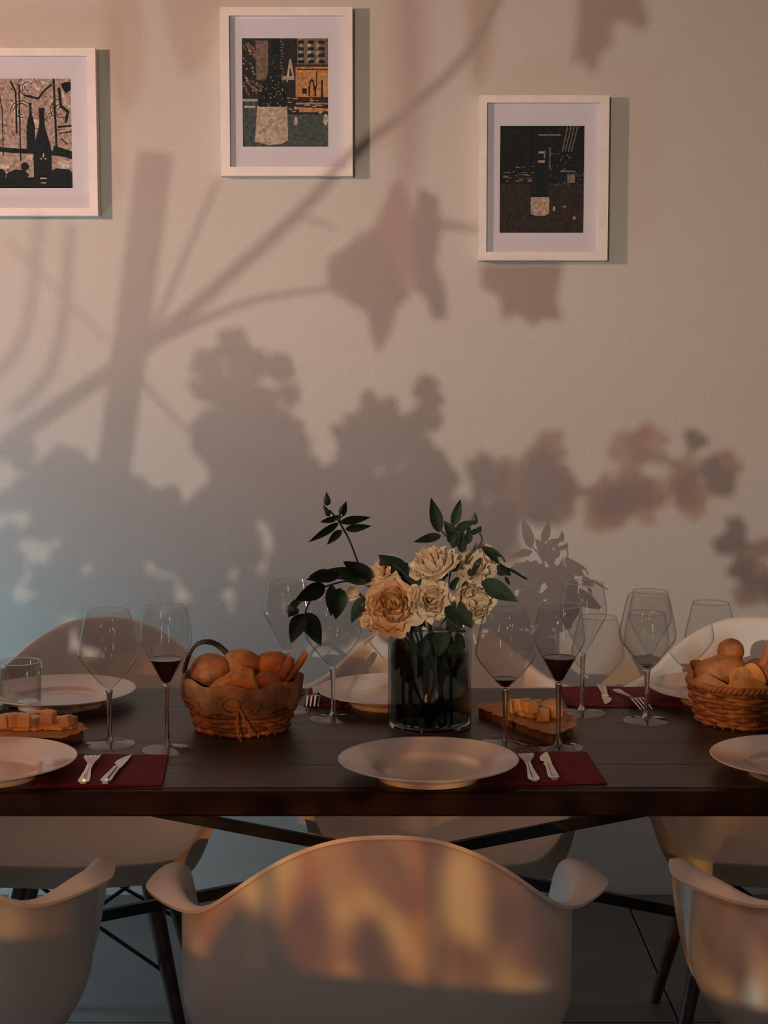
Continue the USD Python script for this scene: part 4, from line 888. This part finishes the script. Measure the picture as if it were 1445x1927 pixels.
poly_leaf([(745, -60), (800, -60), (795, 160), (780, 330), (758, 420), (748, 250)], m_vleaf_r, VY - .62)  # added red film close to the lamp, tints a soft band of wall
# clumps: (outline on the wall, number of leaves, leaf sizes, materials)
def clump(outline, n, s0, s1, mats, dy=.05):
    pg = Polygon(outline); x0, y0_, x1, y1_ = pg.bounds; k = 0
    from shapely.geometry import Point
    while k < n:
        x, y = rv.uniform(x0, x1), rv.uniform(y0_, y1_)
        if pg.contains(Point(x, y)):
            grape_leaf(x, y, rv.uniform(s0, s1), rv.uniform(0, 360), rv.choice(mats), VY + rv.uniform(-dy, dy), rv.uniform(.7, 1.0), rv.uniform(0, 9)); k += 1
clump([(385, 665), (440, 640), (480, 670), (490, 740), (470, 850), (390, 860), (380, 760)], 20, 60, 90, [O])
clump([(520, 670), (550, 690), (540, 790), (510, 830), (480, 800)], 9, 50, 75, [O])
clump([(420, 870), (560, 800), (580, 900), (590, 1000), (420, 1000), (395, 940)], 26, 80, 120, [O])
clump([(620, 850), (700, 780), (770, 770), (800, 860), (860, 920), (850, 1040), (600, 1040)], 36, 70, 110, [O])
clump([(790, 730), (825, 720), (830, 790), (800, 830), (775, 800)], 9, 40, 65, [O])
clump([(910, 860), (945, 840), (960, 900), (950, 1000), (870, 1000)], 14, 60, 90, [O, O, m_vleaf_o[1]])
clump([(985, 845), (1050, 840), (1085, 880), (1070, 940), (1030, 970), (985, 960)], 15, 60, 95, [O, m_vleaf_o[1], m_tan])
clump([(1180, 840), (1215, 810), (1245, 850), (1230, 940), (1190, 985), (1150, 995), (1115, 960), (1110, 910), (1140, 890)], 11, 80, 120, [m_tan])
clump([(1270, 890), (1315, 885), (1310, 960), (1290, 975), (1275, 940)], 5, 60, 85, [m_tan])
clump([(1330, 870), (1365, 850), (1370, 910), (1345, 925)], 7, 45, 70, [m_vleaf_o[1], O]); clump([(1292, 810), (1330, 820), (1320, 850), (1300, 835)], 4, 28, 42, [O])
clump([(1350, 990), (1400, 985), (1385, 1040), (1360, 1030)], 6, 40, 60, [O, m_vleaf_o[1]]); clump([(1395, 1060), (1460, 1020), (1470, 1150), (1400, 1120)], 9, 45, 70, [O, m_vleaf_o[1]])
clump([(60, 890), (120, 850), (160, 860), (180, 960), (300, 880), (330, 940), (340, 1000), (60, 1000)], 30, 70, 110, [O])
clump([(-60, 960), (600, 960), (840, 960), (850, 1000), (850, 1200), (-60, 1200)], 128, 62, 112, [O])
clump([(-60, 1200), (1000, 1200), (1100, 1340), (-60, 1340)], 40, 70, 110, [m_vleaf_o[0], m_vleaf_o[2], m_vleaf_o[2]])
clump([(-60, 1180), (560, 1180), (560, 1290), (-60, 1290)], 34, 70, 110, [O])
clump([(850, 960), (960, 940), (960, 1060), (850, 1060)], 9, 60, 80, [O, m_vleaf_o[1]])
clump([(0, 860), (40, 830), (60, 930), (0, 960)], 6, 50, 80, [O])
# added amber leaves near the lamp, tinting what lies below the table's height
AY = -1.02
dr = thing('added_dried_branch', 'added bunch of amber film leaves near the lamp, tinting the light on the chairs', 'branch', (-.66, AY, 0))
obj('added_floor_vase', lathe([(0, .01), (.07, .01), (.085, .2), (.05, .42), (.055, .45), (.048, .45), (.045, .42), (.08, .2), (.07, 0), (0, 0)], 32), m_iron, dr, smooth=40)
def drleaf(x, z, sx, sz, rot, mat_, y):
    n = 26; t = np.arange(n) * 2 * PI / n; rr = .5 * (1 + .12 * np.sin(3 * t + x * 90)) * (1 + .1 * np.cos(11 * t))
    a_, b_ = rr * sx * np.cos(t), rr * sz * np.sin(t); c_, s_ = math.cos(rot), math.sin(rot)
    v = np.vstack([np.stack([a_ * c_ - b_ * s_, .15 * np.hypot(a_, b_), a_ * s_ + b_ * c_], 1), [[0, 0, 0]]]) + [x + .66, y - AY, z]
    obj('leaf', trimesh.Trimesh(v, np.array([[n, i, (i + 1) % n] for i in range(n)]), process=False), mat_, dr, smooth=False)
fr_ = (AY - LAMP[1])
for i in range(13):
    y = AY + .036 + .002 * (i % 2); f = y - LAMP[1]
    drleaf(LAMP[0] + (-.02 + .45 * i / 12) * f, LAMP[2] - .262 * f, .030, .085, rv.uniform(-.06, .06), m_broad, y)
for i in range(26):
    for j in range(5):
        y = AY + rv.uniform(-.03, .03); f = (y - LAMP[1])
        ax_, ez = -.015 + .44 * (i + rv.uniform(-.2, 1.2)) / 26, -.315 + .11 * (j + rv.uniform(-.2, 1.2)) / 5        # slopes of the beam: across, and down
        drleaf(LAMP[0] + ax_ * f, LAMP[2] + ez * f, rv.uniform(.006, .012), rv.uniform(.013, .027), rv.uniform(-.5, .5), rv.choice([m_amber, m_amber, m_umber] if not (8.5 < i < 11.8 or i > 15) else [m_umber, m_umber, m_amber, O]), y)
for k in range(9):
    ax_ = .02 + .05 * k; x = LAMP[0] + ax_ * fr_
    obj('stalk', tube(smoothline([(x + .66, .03 * math.sin(k), LAMP[2] - .215 * fr_), (x + .66 + .004, 0, LAMP[2] - .36 * fr_), ((x + .66) * .2, 0, .45), (0, 0, .2)], 20), .0012, 5), m_bark, dr, smooth=60)
